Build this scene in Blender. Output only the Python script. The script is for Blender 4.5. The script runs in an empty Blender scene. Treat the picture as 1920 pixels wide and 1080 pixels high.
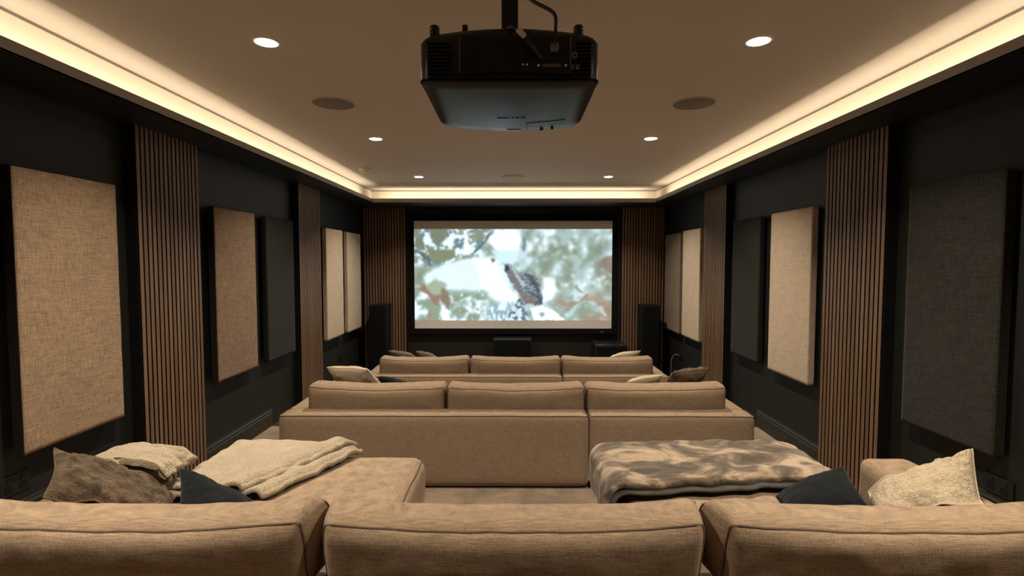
import bpy, bmesh, math, random
import numpy as np
from mathutils import Vector, Matrix, noise as mnoise

SC = bpy.context.scene
COL = SC.collection

# ------------------------------------------------------------------ camera
CAM_Z = 1.66
cam_d = bpy.data.cameras.new('camera')
cam_d.sensor_width = 36.0
cam_d.lens = 970.0 / 1920.0 * 36.0
cam_d.clip_start = 0.05
cam = bpy.data.objects.new('camera', cam_d)
COL.objects.link(cam)
cam.location = (0, 0, CAM_Z)
cam.rotation_euler = (math.radians(90) - math.atan(50 / 970), 0, math.atan(5 / 970))
SC.camera = cam

# ------------------------------------------------------------------ world, exposure
wd = bpy.data.worlds.new('world')
wd.use_nodes = True
wd.node_tree.nodes['Background'].inputs[0].default_value = (0.0, 0.0, 0.0, 1)
SC.world = wd
SC.view_settings.view_transform = 'Standard'
SC.view_settings.look = 'None'
SC.view_settings.gamma = 1
SC.view_settings.use_curve_mapping = False
SC.view_settings.exposure = 0.0
SC.cycles.max_bounces = 8
SC.cycles.diffuse_bounces = 5
SC.cycles.sample_clamp_indirect = 6.0

DOWN_W = 28.0            # watts of one recessed downlight
DOWN_C = (1.0, 0.86, 0.68)
COVE_W = 2.0             # watts per metre of cove led tape
COVE_C = (1.0, 0.81, 0.57)
SCREEN_E = 1.4           # brightness of the projected picture

# ------------------------------------------------------------------ room numbers
XL, XR = -2.23, 2.215            # side walls
YB, YF = -1.6, 7.62              # back and front walls
T1, T2, T3 = 0.42, 0.16, 0.0     # carpeted tiers, back to front
Y12, Y23 = 2.60, 4.65            # tier edges
ZS = 2.44                        # soffit underside
ZF = 2.497                       # fascia top
ZC = 2.68                        # ceiling
FXL, FXR, FYF = -1.903, 1.878, 6.935   # fascia faces
CXL, CXR, CYF = -2.06, 2.04, 7.51      # cove back walls


# ================================================================== materials
MATS = {}

def new_mat(name):
    m = bpy.data.materials.new(name)
    m.use_nodes = True
    nt = m.node_tree
    b = nt.nodes['Principled BSDF']
    MATS[name] = m
    return m, nt, b

def N(nt, t, **kw):
    n = nt.nodes.new(t)
    for k, v in kw.items():
        setattr(n, k, v)
    return n

def coords(nt, scale=(1, 1, 1), rot=(0, 0, 0), kind='Object'):
    tc = N(nt, 'ShaderNodeTexCoord')
    mp = N(nt, 'ShaderNodeMapping')
    mp.inputs['Scale'].default_value = scale
    mp.inputs['Rotation'].default_value = rot
    nt.links.new(tc.outputs[kind], mp.inputs['Vector'])
    return mp.outputs['Vector']

def noise_n(nt, vec, scale, detail=3, rough=0.55, dist=0.0):
    n = N(nt, 'ShaderNodeTexNoise')
    n.inputs['Scale'].default_value = scale
    n.inputs['Detail'].default_value = detail
    n.inputs['Roughness'].default_value = rough
    n.inputs['Distortion'].default_value = dist
    nt.links.new(vec, n.inputs['Vector'])
    return n.outputs['Fac']

def ramp(nt, fac, stops):
    r = N(nt, 'ShaderNodeValToRGB')
    el = r.color_ramp.elements
    while len(el) < len(stops):
        el.new(0.5)
    for e, (p, c) in zip(el, stops):
        e.position = p
        e.color = (*c, 1)
    nt.links.new(fac, r.inputs['Fac'])
    return r.outputs['Color']

def math_n(nt, op, a, b=None):
    n = N(nt, 'ShaderNodeMath', operation=op)
    for i, v in enumerate((a, b)):
        if v is None:
            continue
        if isinstance(v, (int, float)):
            n.inputs[i].default_value = v
        else:
            nt.links.new(v, n.inputs[i])
    return n.outputs[0]

def bump(nt, b, h, strength, dist=0.01):
    n = N(nt, 'ShaderNodeBump')
    n.inputs['Strength'].default_value = strength
    n.inputs['Distance'].default_value = dist
    nt.links.new(h, n.inputs['Height'])
    nt.links.new(n.outputs['Normal'], b.inputs['Normal'])

def plain(name, col, rough=0.6, metal=0.0, bump_s=0.0, bump_scale=200, spec=0.5, vary=0.0):
    m, nt, b = new_mat(name)
    b.inputs['Base Color'].default_value = (*col, 1)
    b.inputs['Roughness'].default_value = rough
    b.inputs['Metallic'].default_value = metal
    b.inputs['Specular IOR Level'].default_value = spec
    if bump_s or vary:
        v = coords(nt)
        f = noise_n(nt, v, bump_scale, 3)
        if bump_s:
            bump(nt, b, f, bump_s, 0.002)
        if vary:
            g = noise_n(nt, v, bump_scale * 0.07, 4)
            c = ramp(nt, g, [(0.3, tuple(x * (1 - vary) for x in col)), (0.7, tuple(x * (1 + vary) for x in col))])
            nt.links.new(c, b.inputs['Base Color'])
    return m

def weave(name, dark, light, coarse=1.0, contrast=0.5, bump_s=0.35, twill=0.0, rough=0.9, sheen=0.06):
    """woven cloth: threads stretched along both directions of every face"""
    m, nt, b = new_mat(name)
    s = 1.0 / coarse
    a = noise_n(nt, coords(nt, (520 * s, 520 * s, 28 * s)), 1.0, 2, 0.6)
    c = noise_n(nt, coords(nt, (26 * s, 26 * s, 620 * s)), 1.0, 2, 0.6)
    d = noise_n(nt, coords(nt, (28 * s, 520 * s, 300 * s)), 1.0, 2, 0.6)
    big = noise_n(nt, coords(nt, (1, 1, 1)), 7.0, 4, 0.6)
    h = math_n(nt, 'ADD', math_n(nt, 'MULTIPLY', a, 0.38), math_n(nt, 'MULTIPLY', c, 0.38))
    h = math_n(nt, 'ADD', h, math_n(nt, 'MULTIPLY', d, 0.24))
    f = math_n(nt, 'ADD', math_n(nt, 'MULTIPLY', h, 0.93), math_n(nt, 'MULTIPLY', big, 0.07))
    if twill:
        w = N(nt, 'ShaderNodeTexWave')
        w.inputs['Scale'].default_value = 1.0
        w.inputs['Distortion'].default_value = 0.6
        w.inputs['Detail'].default_value = 1
        nt.links.new(coords(nt, (62, 62, 62), (0, math.radians(38), 0)), w.inputs['Vector'])
        h = math_n(nt, 'ADD', h, math_n(nt, 'MULTIPLY', w.outputs['Fac'], twill))
        f = math_n(nt, 'ADD', f, math_n(nt, 'MULTIPLY', math_n(nt, 'SUBTRACT', w.outputs['Fac'], 0.5), twill * 0.35))
    k = 0.22 * (1.0 - contrast) + 0.03
    col = ramp(nt, f, [(0.5 - k, dark), (0.5 + k, light)])
    nt.links.new(col, b.inputs['Base Color'])
    b.inputs['Roughness'].default_value = rough
    b.inputs['Specular IOR Level'].default_value = 0.2
    b.inputs['Sheen Weight'].default_value = sheen
    b.inputs['Sheen Roughness'].default_value = 0.5
    bump(nt, b, h, bump_s, 0.003)
    return m

def plush(name, stops, scale=6.0, dist=1.0, fuzz=260, bump_s=0.5, fuzz_d=0.006, sheen=0.4, stretch=(1, 1, 1)):
    m, nt, b = new_mat(name)
    f = noise_n(nt, coords(nt, stretch), scale, 4, 0.6, dist)
    nt.links.new(ramp(nt, f, stops), b.inputs['Base Color'])
    h = noise_n(nt, coords(nt), fuzz, 3, 0.7, 0.4)
    b.inputs['Roughness'].default_value = 0.95
    b.inputs['Specular IOR Level'].default_value = 0.1
    b.inputs['Sheen Weight'].default_value = sheen
    bump(nt, b, h, bump_s, fuzz_d)
    return m

plain('wall_paint', (0.0072, 0.0082, 0.0068), 0.55, bump_s=0.08, bump_scale=260, spec=0.4)
plain('baseboard_paint', (0.011, 0.012, 0.010), 0.32, bump_s=0.05, bump_scale=90, spec=0.5)
plain('soffit_paint', (0.006, 0.007, 0.007), 0.5, bump_s=0.05, bump_scale=200)
plain('ceiling_paint', (0.56, 0.515, 0.475), 0.85, bump_s=0.06, bump_scale=300, spec=0.2)
plain('cove_paint', (0.80, 0.74, 0.64), 0.8, bump_s=0.04, bump_scale=300, spec=0.2)
plain('fascia_paint', (0.26, 0.22, 0.18), 0.6, bump_s=0.05, bump_scale=200)
plain('bead_paint', (0.20, 0.17, 0.14), 0.7, bump_s=0.05, bump_scale=200)
plain('felt_black', (0.006, 0.006, 0.006), 0.95, bump_s=0.3, bump_scale=900, spec=0.1)
plain('black_satin', (0.005, 0.0055, 0.006), 0.4, bump_s=0.05, bump_scale=500)
plain('black_matte', (0.0028, 0.0032, 0.0035), 0.85, bump_s=0.15, bump_scale=900, spec=0.2)
plain('black_gloss', (0.010, 0.011, 0.012), 0.22)
plain('projector_shell', (0.006, 0.007, 0.008), 0.28, bump_s=0.08, bump_scale=1400, spec=0.14)
plain('projector_rear', (0.004, 0.004, 0.0045), 0.3, bump_s=0.05, bump_scale=800)
plain('grey_plastic', (0.16, 0.16, 0.15), 0.5)
plain('white_plastic', (0.72, 0.68, 0.62), 0.45)
plain('chrome', (0.75, 0.75, 0.73), 0.18, 1.0)
plain('gold_contact', (0.65, 0.48, 0.22), 0.3, 1.0)
plain('speaker_cloth', (0.20, 0.18, 0.155), 0.9, bump_s=0.6, bump_scale=1600)
plain('grille_cloth', (0.0028, 0.0032, 0.0035), 0.95, bump_s=0.5, bump_scale=1500, spec=0.15)
plain('screen_fabric', (0.62, 0.60, 0.585), 0.9, spec=0.1)
plain('lamp_ring', (0.85, 0.80, 0.72), 0.4)

weave('sofa_fabric', (0.1425, 0.09785, 0.06175), (0.2755, 0.1976, 0.1311), 1.0, 0.50, 0.30, 0.0)
weave('sofa_fabric_near', (0.1421, 0.098, 0.06174), (0.2989, 0.2146, 0.1421), 1.25, 0.62, 0.45, 0.14)
weave('panel_oat', (0.1352, 0.08758, 0.05152), (0.4057, 0.2911, 0.188), 1.5, 0.60, 0.4)
weave('panel_brown', (0.0924, 0.05775, 0.0358), (0.2749, 0.1883, 0.1224), 1.6, 0.62, 0.4)
weave('panel_cream', (0.311, 0.2436, 0.1763), (0.5599, 0.4562, 0.3473), 2.0, 0.45, 0.35)
weave('panel_taupe', (0.103, 0.07762, 0.05544), (0.2138, 0.1624, 0.1188), 2.0, 0.5, 0.35)
weave('panel_dark', (0.008, 0.008, 0.0064), (0.0336, 0.0312, 0.024), 1.5, 0.72, 0.4, sheen=0.05)
weave('panel_black', (0.012, 0.013, 0.011), (0.019, 0.020, 0.016), 1.6, 0.5, 0.3, sheen=0.03)
weave('sofa_seam', (0.050, 0.032, 0.019), (0.105, 0.071, 0.045), 1.0, 0.5, 0.2)
weave('panel_edge', (0.010, 0.0085, 0.006), (0.024, 0.019, 0.013), 1.5, 0.5, 0.3, sheen=0.0)
weave('linen_cream', (0.288, 0.2304, 0.1584), (0.4176, 0.3456, 0.2592), 1.0, 0.4, 0.3)
weave('linen_grey', (0.0612, 0.0504, 0.04176), (0.108, 0.09, 0.0756), 1.0, 0.4, 0.3)
plush('navy_velvet', [(0.3, (0.0035, 0.0045, 0.0055)), (0.7, (0.0075, 0.0092, 0.0108))], 8, 0.5, 500, 0.2, 0.002, 0.04)
plush('navy_back', [(0.3, (0.018, 0.015, 0.011)), (0.7, (0.030, 0.025, 0.019))], 8, 0.5, 500, 0.2, 0.002, 0.1)
plush('fleece_cream', [(0.3, (0.3548, 0.2851, 0.1964)), (0.7, (0.4308, 0.3548, 0.2534))], 9, 0.5, 130, 1.0, 0.014, 0.08)
plush('fur_cream', [(0.3, (0.36, 0.288, 0.1944)), (0.7, (0.4608, 0.3744, 0.2664))], 30, 1.5, 120, 0.9, 0.012, 0.08)
plush('fur_brown', [(0.32, (0.038, 0.0262, 0.0155)), (0.5, (0.082, 0.056, 0.033)), (0.7, (0.145, 0.102, 0.062))], 11, 1.5, 120, 0.9, 0.01, 0.08, (1, 2.5, 1))
plush('velour_brown', [(0.3, (0.062, 0.044, 0.027)), (0.7, (0.112, 0.080, 0.050))], 14, 0.4, 300, 0.3, 0.003, 0.08, (1, 5, 1))
plush('plush_marbled', [(0.41, (0.042, 0.030, 0.019)), (0.49, (0.085, 0.062, 0.040)), (0.545, (0.165, 0.122, 0.080)), (0.63, (0.285, 0.215, 0.143))], 5.5, 0.9, 220, 0.35, 0.004, 0.3, (1.0, 1.5, 1))
plush('plush_underside', [(0.35, (0.0252, 0.02304, 0.01872)), (0.65, (0.0504, 0.04464, 0.036))], 6, 1, 220, 0.3, 0.004, 0.2)

def carpet_mat():
    m, nt, b = new_mat('carpet')
    v = coords(nt)
    pile = noise_n(nt, v, 420, 3, 0.7)
    big = noise_n(nt, v, 5.5, 4, 0.65, 0.8)
    f = math_n(nt, 'ADD', math_n(nt, 'MULTIPLY', pile, 0.45), math_n(nt, 'MULTIPLY', big, 0.55))
    nt.links.new(ramp(nt, f, [(0.38, (0.100, 0.063, 0.032)), (0.60, (0.290, 0.197, 0.115))]), b.inputs['Base Color'])
    b.inputs['Roughness'].default_value = 1.0
    b.inputs['Specular IOR Level'].default_value = 0.05
    b.inputs['Sheen Weight'].default_value = 0.3
    bump(nt, b, f, 0.9, 0.012)
carpet_mat()

def wood_mat(name, dark, light, off):
    m, nt, b = new_mat(name)
    oi = N(nt, 'ShaderNodeObjectInfo')
    tc = N(nt, 'ShaderNodeTexCoord')
    mp = N(nt, 'ShaderNodeMapping')
    mp.inputs['Scale'].default_value = (90, 90, 2.2)
    nt.links.new(tc.outputs['Object'], mp.inputs['Vector'])
    cv = N(nt, 'ShaderNodeCombineXYZ')
    nt.links.new(math_n(nt, 'MULTIPLY', oi.outputs['Random'], 40 + off), cv.inputs['X'])
    nt.links.new(math_n(nt, 'MULTIPLY', oi.outputs['Random'], 17), cv.inputs['Z'])
    nt.links.new(cv.outputs[0], mp.inputs['Location'])
    f = noise_n(nt, mp.outputs['Vector'], 1.0, 4, 0.6, 0.6)
    f = math_n(nt, 'ADD', math_n(nt, 'MULTIPLY', f, 0.85), math_n(nt, 'MULTIPLY', oi.outputs['Random'], 0.15))
    nt.links.new(ramp(nt, f, [(0.30, dark), (0.72, light)]), b.inputs['Base Color'])
    b.inputs['Roughness'].default_value = 0.45
    b.inputs['Specular IOR Level'].default_value = 0.35
    bump(nt, b, f, 0.12, 0.002)
wood_mat('walnut', (0.092, 0.053, 0.030), (0.22, 0.132, 0.075), 0)

def emit_mat(name, col, strength):
    m, nt, b = new_mat(name)
    b.inputs['Base Color'].default_value = (*[min(1, c) for c in col], 1)
    b.inputs['Emission Color'].default_value = (*col, 1)
    b.inputs['Emission Strength'].default_value = strength
emit_mat('lamp_lens', (1.0, 0.90, 0.74), 40.0)
emit_mat('led_tape', (1.0, 0.78, 0.48), 4.0)


# ================================================================== geometry helpers
def link(o, parent=None, mat=None):
    COL.objects.link(o)
    if parent is not None:
        o.parent = parent
    if mat:
        o.data.materials.append(MATS[mat])
    return o

def tag(o, label=None, cat=None, group=None, kind=None):
    if label: o['label'] = label
    if cat: o['category'] = cat
    if group: o['group'] = group
    if kind: o['kind'] = kind
    return o

def empty(name, loc=(0, 0, 0), rot=(0, 0, 0)):
    o = bpy.data.objects.new(name, None)
    o.empty_display_size = 0.1
    o.location = loc
    o.rotation_euler = rot
    COL.objects.link(o)
    return o

def mesh_obj(name, verts, faces, mat, parent=None, smooth=False):
    me = bpy.data.meshes.new(name)
    me.from_pydata([tuple(v) for v in verts], [], faces)
    me.update()
    if smooth:
        me.polygons.foreach_set('use_smooth', [True] * len(me.polygons))
    o = bpy.data.objects.new(name, me)
    return link(o, parent, mat)

def bm_obj(name, bm, mat, parent=None, smooth=False):
    bmesh.ops.recalc_face_normals(bm, faces=bm.faces)
    me = bpy.data.meshes.new(name)
    bm.to_mesh(me)
    bm.free()
    if smooth:
        me.polygons.foreach_set('use_smooth', [True] * len(me.polygons))
    o = bpy.data.objects.new(name, me)
    return link(o, parent, mat)

def bm_box(bm, lo, hi, bev=0.0, seg=2):
    lo, hi = Vector(lo), Vector(hi)
    r = bmesh.ops.create_cube(bm, size=1.0, matrix=Matrix.Translation((lo + hi) / 2) @ Matrix.Diagonal((*(hi - lo), 1)))
    if bev > 0:
        es = list({e for v in r['verts'] for e in v.link_edges})
        bmesh.ops.bevel(bm, geom=es, offset=bev, segments=seg, affect='EDGES', profile=0.5)

def box(name, lo, hi, mat, parent=None, bev=0.0, seg=2, smooth=False):
    bm = bmesh.new()
    bm_box(bm, lo, hi, bev, seg)
    return bm_obj(name, bm, mat, parent, smooth)

def boxes(name, lst, mat, parent=None, bev=0.0, seg=2):
    bm = bmesh.new()
    for lo, hi in lst:
        bm_box(bm, lo, hi, bev, seg)
    return bm_obj(name, bm, mat, parent)

def tube(name, pts, r, mat, parent=None, closed=False, n=8):
    pts = [Vector(p) for p in pts]
    V, Fc = [], []
    m = len(pts)
    prev = None
    for i, p in enumerate(pts):
        a = pts[(i - 1) % m] if (closed or i > 0) else p
        b = pts[(i + 1) % m] if (closed or i < m - 1) else p
        t = (b - a)
        t = t.normalized() if t.length > 1e-9 else Vector((0, 0, 1))
        if prev is None:
            u = t.orthogonal().normalized()
        else:
            u = (prev - t * prev.dot(t))
            u = u.normalized() if u.length > 1e-6 else t.orthogonal().normalized()
        prev = u
        w = t.cross(u)
        for k in range(n):
            an = 2 * math.pi * k / n
            V.append(p + (u * math.cos(an) + w * math.sin(an)) * r)
    rng = m if closed else m - 1
    for i in range(rng):
        j = (i + 1) % m
        for k in range(n):
            k2 = (k + 1) % n
            Fc.append((i * n + k, i * n + k2, j * n + k2, j * n + k))
    if not closed:
        Fc.append(tuple(range(n - 1, -1, -1)))
        Fc.append(tuple((m - 1) * n + k for k in range(n)))
    return mesh_obj(name, V, Fc, mat, parent, True)

def lathe(name, prof, mat, parent=None, n=40, axis='Z', loc=(0, 0, 0), smooth=True):
    """prof: list of (r, h); closed at the ends when r == 0"""
    V, Fc = [], []
    for r, h in prof:
        for k in range(n):
            a = 2 * math.pi * k / n
            c, s = r * math.cos(a), r * math.sin(a)
            V.append({'Z': (c, s, h), 'Y': (c, h, s), 'X': (h, c, s)}[axis])
    for i in range(len(prof) - 1):
        for k in range(n):
            k2 = (k + 1) % n
            Fc.append((i * n + k, i * n + k2, (i + 1) * n + k2, (i + 1) * n + k))
    bm = bmesh.new()
    vs = [bm.verts.new(Vector(v) + Vector(loc)) for v in V]
    for f in Fc:
        bm.faces.new([vs[i] for i in f])
    bmesh.ops.remove_doubles(bm, verts=bm.verts, dist=1e-6)
    o = bm_obj(name, bm, mat, parent, smooth)
    return o

def fbm(p, sc, seed=0.0, octv=3):
    return mnoise.fractal(Vector((p[0] * sc + seed * 7.13, p[1] * sc - seed * 3.7, p[2] * sc + seed * 1.9)), 0.6, 2.0, octv)

# ------------------------------------------------------------------ soft box (upholstery) with piping
def softbox_fn(half, r, puff, seed=0, wob=0.004, wsc=7.0, sag=0.0, lean=0.0, flare=0.0):
    hx, hy, hz = half
    r = Vector(r) if not isinstance(r, (int, float)) else Vector((r, r, r))
    inn = Vector((max(hx - r[0], 1e-4), max(hy - r[1], 1e-4), max(hz - r[2], 1e-4)))
    def f(s):
        p = Vector((s[0] * hx, s[1] * hy, s[2] * hz))
        c = Vector([max(-inn[i], min(inn[i], p[i])) for i in range(3)])
        d = p - c
        if d.length > 1e-9:
            # push corner point to the rounded surface
            e = Vector([d[i] / r[i] for i in range(3)])
            m = max(abs(e[i]) for i in range(3))
            e = e.normalized() * m
            p = c + Vector([e[i] * r[i] for i in range(3)])
        u = [1 - min(1, abs(s[i])) ** 2.2 for i in range(3)]
        q = p.copy()
        for a in range(3):
            b, cc = (a + 1) % 3, (a + 2) % 3
            w = max(0.0, u[b]) ** 0.7 * max(0.0, u[cc]) ** 0.7
            q[a] += math.copysign(1, s[a]) * abs(s[a]) ** 3 * puff[a] * w
        n1 = fbm(p, wsc, seed)
        n2 = fbm(p, wsc, seed + 5)
        n3 = fbm(p, wsc, seed + 9)
        q += Vector((n1, n2, n3)) * wob
        if sag:
            q.z -= sag * (1 - abs(s[0]) ** 2.6) * (0.5 + 0.5 * s[2])
        if flare:
            q.x += math.copysign(1, s[0]) * abs(s[0]) ** 6 * flare * max(0.0, 0.3 + 0.7 * s[1])
        if lean:
            q.y -= lean * (s[2] + 1) * 0.5
        return q
    return f

def softbox(name, half, r, puff, mat, parent=None, loc=(0, 0, 0), n=(36, 10, 16), seed=0, wob=0.004,
            wsc=7.0, sag=0.0, lean=0.0, piping=(), pr=0.0035, pmat=None, flare=0.0):
    f = softbox_fn(half, r, puff, seed, wob, wsc, sag, lean, flare)
    def lin(k):
        # denser towards the ends
        return [-math.cos(math.pi * i / k) * 0.35 + (2 * i / k - 1) * 0.65 for i in range(k + 1)]
    L = [lin(k) for k in n]
    bm = bmesh.new()
    cache = {}
    def vert(i, j, k):
        key = (i, j, k)
        if key not in cache:
            cache[key] = bm.verts.new(f((L[0][i], L[1][j], L[2][k])))
        return cache[key]
    for a in range(3):
        b, c = (a + 1) % 3, (a + 2) % 3
        for end in (0, n[a]):
            for i in range(n[b]):
                for j in range(n[c]):
                    q = []
                    for (di, dj) in ((0, 0), (1, 0), (1, 1), (0, 1)):
                        ix = [0, 0, 0]
                        ix[a] = end; ix[b] = i + di; ix[c] = j + dj
                        q.append(vert(*ix))
                    try:
                        bm.faces.new(q)
                    except ValueError:
                        pass
    o = bm_obj(name, bm, mat, parent, True)
    o.location = loc
    for (axis, sgn) in piping:
        b, c = (axis + 1) % 3, (axis + 2) % 3
        pts = []
        per = [(-1, -1, 1, -1), (1, -1, 1, 1), (1, 1, -1, 1), (-1, 1, -1, -1)]
        for (u0, v0, u1, v1) in per:
            k = 30
            for t in range(k):
                s = [0, 0, 0]
                s[axis] = sgn
                s[b] = u0 + (u1 - u0) * t / k
                s[c] = v0 + (v1 - v0) * t / k
                pts.append(f(s))
        tube('piping', pts, pr, pmat or mat, o, True, 6)
    return o

# ------------------------------------------------------------------ scatter pillow
def pillow(A, B, Cc, D, thick, mat, label, seed=0, back=None, zmin=0.0, ymin=None, arm=None, rough=0.006, nsc=9.0, dent=None, seam_mat=None, n=44, pw=0.42):
    """soft square cushion through four corners: A raised corner, B and D its neighbours; it settles on the seat and the back"""
    A, B, Cc, D = (Vector(p) for p in (A, B, Cc, D))
    ctr = (A + B + Cc + D) / 4
    root = empty('scatter_cushion', (ctr.x, ctr.y, zmin))
    org = Vector(root.location)
    tag(root, label, 'cushion', 'scatter cushions on the sofas')
    nz = ((A - Cc).cross(B - D)).normalized()
    if nz.z < 0: nz = -nz
    def pos(u, v, side):
        au, av = abs(u), abs(v)
        uu = u * (1 - 0.07 * (1 - v * v) * au)
        vv = v * (1 - 0.07 * (1 - u * u) * av)
        p = (A * (1 + uu) * (1 + vv) + B * (1 + uu) * (1 - vv) + Cc * (1 - uu) * (1 - vv) + D * (1 - uu) * (1 + vv)) / 4
        e = max(0.0, (1 - au ** 2.4)) * max(0.0, (1 - av ** 2.4))
        h = thick / 2 * e ** pw
        h += (fbm(p, nsc, seed) + 0.5 * fbm(p, nsc * 3.3, seed + 3)) * rough * min(1, e * 6)
        # gathers running in from the corners
        ang = math.atan2(v, u)
        h += 0.35 * rough * math.sin(ang * 22 + seed) * (1 - e) * min(1, e * 8)
        if dent and side > 0:
            h -= dent[2] * math.exp(-((u - dent[0]) ** 2 + (v - dent[1]) ** 2) / dent[3] ** 2)
        p = p + nz * (side * h + 0.018 * fbm(p, 3.5, seed + 11, 2))
        zf = zmin
        if arm:
            k = max(0.0, min(1.0, (abs(p.x) - 1.15) / 0.11))
            zf = zmin + (arm - zmin) * k * k * (3 - 2 * k)
        if p.z < zf + 0.004: p.z = zf + 0.004 + (0.003 if side > 0 else 0) * e
        if ymin is not None and p.y < ymin: p.y = ymin + (0.003 if side > 0 else 0) * e
        return p - org
    for side, m, nm in ((1, mat, 'front_cover'), (-1, back or mat, 'back_cover')):
        V, Fc = [], []
        for i in range(n + 1):
            for j in range(n + 1):
                V.append(pos(math.sin((2 * i / n - 1) * math.pi / 2), math.sin((2 * j / n - 1) * math.pi / 2), side))
        for i in range(n):
            for j in range(n):
                Fc.append((i * (n + 1) + j, (i + 1) * (n + 1) + j, (i + 1) * (n + 1) + j + 1, i * (n + 1) + j + 1))
        o = mesh_obj(nm, V, Fc, m, root, True)
        if (o.data.polygons[n * n // 2 + n // 2].normal.dot(nz) > 0) != (side > 0):
            o.data.flip_normals()
    pts = []
    k = 24
    for (u0, v0, u1, v1) in [(-1, -1, 1, -1), (1, -1, 1, 1), (1, 1, -1, 1), (-1, 1, -1, -1)]:
        for t in range(k):
            pts.append(pos(u0 + (u1 - u0) * t / k, v0 + (v1 - v0) * t / k, 1))
    tube('seam', pts, 0.003, seam_mat or back or mat, root, True, 6)
    return root

# ------------------------------------------------------------------ cloth sheet from a mapping, with thickness
def sheet(name, fn, nu, nv, thick, mat, parent=None):
    V = [fn(i / nu, j / nv) for i in range(nu + 1) for j in range(nv + 1)]
    Fc = [(i * (nv + 1) + j, (i + 1) * (nv + 1) + j, (i + 1) * (nv + 1) + j + 1, i * (nv + 1) + j + 1)
          for i in range(nu) for j in range(nv)]
    o = mesh_obj(name, V, Fc, mat, parent, True)
    s = o.modifiers.new('solid', 'SOLIDIFY')
    s.thickness = thick
    s.offset = 0
    b = o.modifiers.new('sub', 'SUBSURF')
    b.levels = b.render_levels = 1
    return o


# ================================================================== the room shell
def struct(o, label=None):
    tag(o, label, None, None, 'structure')
    return o

struct(box('wall_left', (XL - 0.12, YB, -0.1), (XL, YF + 0.12, 2.9), 'wall_paint'), 'dark charcoal side wall on the left')
struct(box('wall_right', (XR, YB, -0.1), (XR + 0.12, YF + 0.12, 2.9), 'wall_paint'), 'dark charcoal side wall on the right')
struct(box('wall_front', (XL, YF, -0.1), (XR, YF + 0.12, 2.9), 'wall_paint'), 'dark charcoal front wall behind the screen')
struct(box('wall_back', (XL - 0.12, YB - 0.12, -0.1), (XR + 0.12, YB, 2.9), 'wall_paint'), 'dark charcoal back wall behind the seats')

def tier(y0, y1, z0, z1, label):
    bm = bmesh.new()
    bm_box(bm, (XL, y0, z0), (XR, y1, z1))
    es = [e for e in bm.edges if all(abs(v.co.y - y1) < 1e-5 and abs(v.co.z - z1) < 1e-5 for v in e.verts)]
    bmesh.ops.bevel(bm, geom=es, offset=0.018, segments=4, affect='EDGES')
    struct(bm_obj('floor', bm, 'carpet'), label)
tier(Y23, YF, -0.1, T3, 'beige carpet of the lowest level below the screen')
tier(Y12, Y23, -0.1, T2, 'beige carpet of the middle seating tier')
tier(YB, Y12, -0.1, T1, 'beige carpet of the raised rear seating tier')

# ceiling and the stepped soffit with its light cove
struct(box('ceiling', (XL, YB, ZC), (XR, YF, ZC + 0.12), 'ceiling_paint'), 'greige painted tray ceiling')
TH = 0.012
def soffit(name, lo, hi, label):
    struct(box(name, lo, hi, 'soffit_paint'), label)
soffit('trim_1', (XL, YB, ZS), (FXL, YF, ZS + 0.012), 'dark soffit along the left wall')
soffit('trim_2', (FXR, YB, ZS), (XR, YF, ZS + 0.012), 'dark soffit along the right wall')
soffit('trim_3', (FXL, FYF, ZS), (FXR, YF, ZS + 0.012), 'dark soffit above the screen')
struct(box('trim_4', (FXL - TH, YB, ZS), (FXL, FYF + TH, ZF), 'fascia_paint', bev=0.002), 'fascia board of the left light cove')
struct(box('trim_5', (FXR, YB, ZS), (FXR + TH, FYF + TH, ZF), 'fascia_paint', bev=0.002), 'fascia board of the right light cove')
struct(box('trim_6', (FXL, FYF, ZS), (FXR, FYF + TH, ZF), 'fascia_paint', bev=0.002), 'fascia board of the light cove above the screen')
# cove back walls (cream) and trough floor
struct(box('trim_7', (XL, YB, ZS + 0.012), (CXL, YF, ZC), 'cove_paint'), 'cream back of the left light cove')
struct(box('trim_8', (CXR, YB, ZS + 0.012), (XR, YF, ZC), 'cove_paint'), 'cream back of the right light cove')
struct(box('trim_9', (CXL, CYF, ZS + 0.012), (CXR, YF, ZC), 'cove_paint'), 'cream back of the light cove above the screen')
# thin shadow bead where cove and ceiling meet
struct(box('trim_10', (CXL, YB, ZC - 0.012), (CXL + 0.004, CYF, ZC - 0.001), 'bead_paint'), 'thin dark joint at the top of the left cove')
struct(box('trim_11', (CXR - 0.004, YB, ZC - 0.012), (CXR, CYF, ZC - 0.001), 'bead_paint'), 'thin dark joint at the top of the right cove')
struct(box('trim_12', (CXL + 0.004, CYF - 0.004, ZC - 0.012), (CXR - 0.004, CYF, ZC - 0.001), 'bead_paint'), 'thin dark joint at the top of the front cove')

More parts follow.
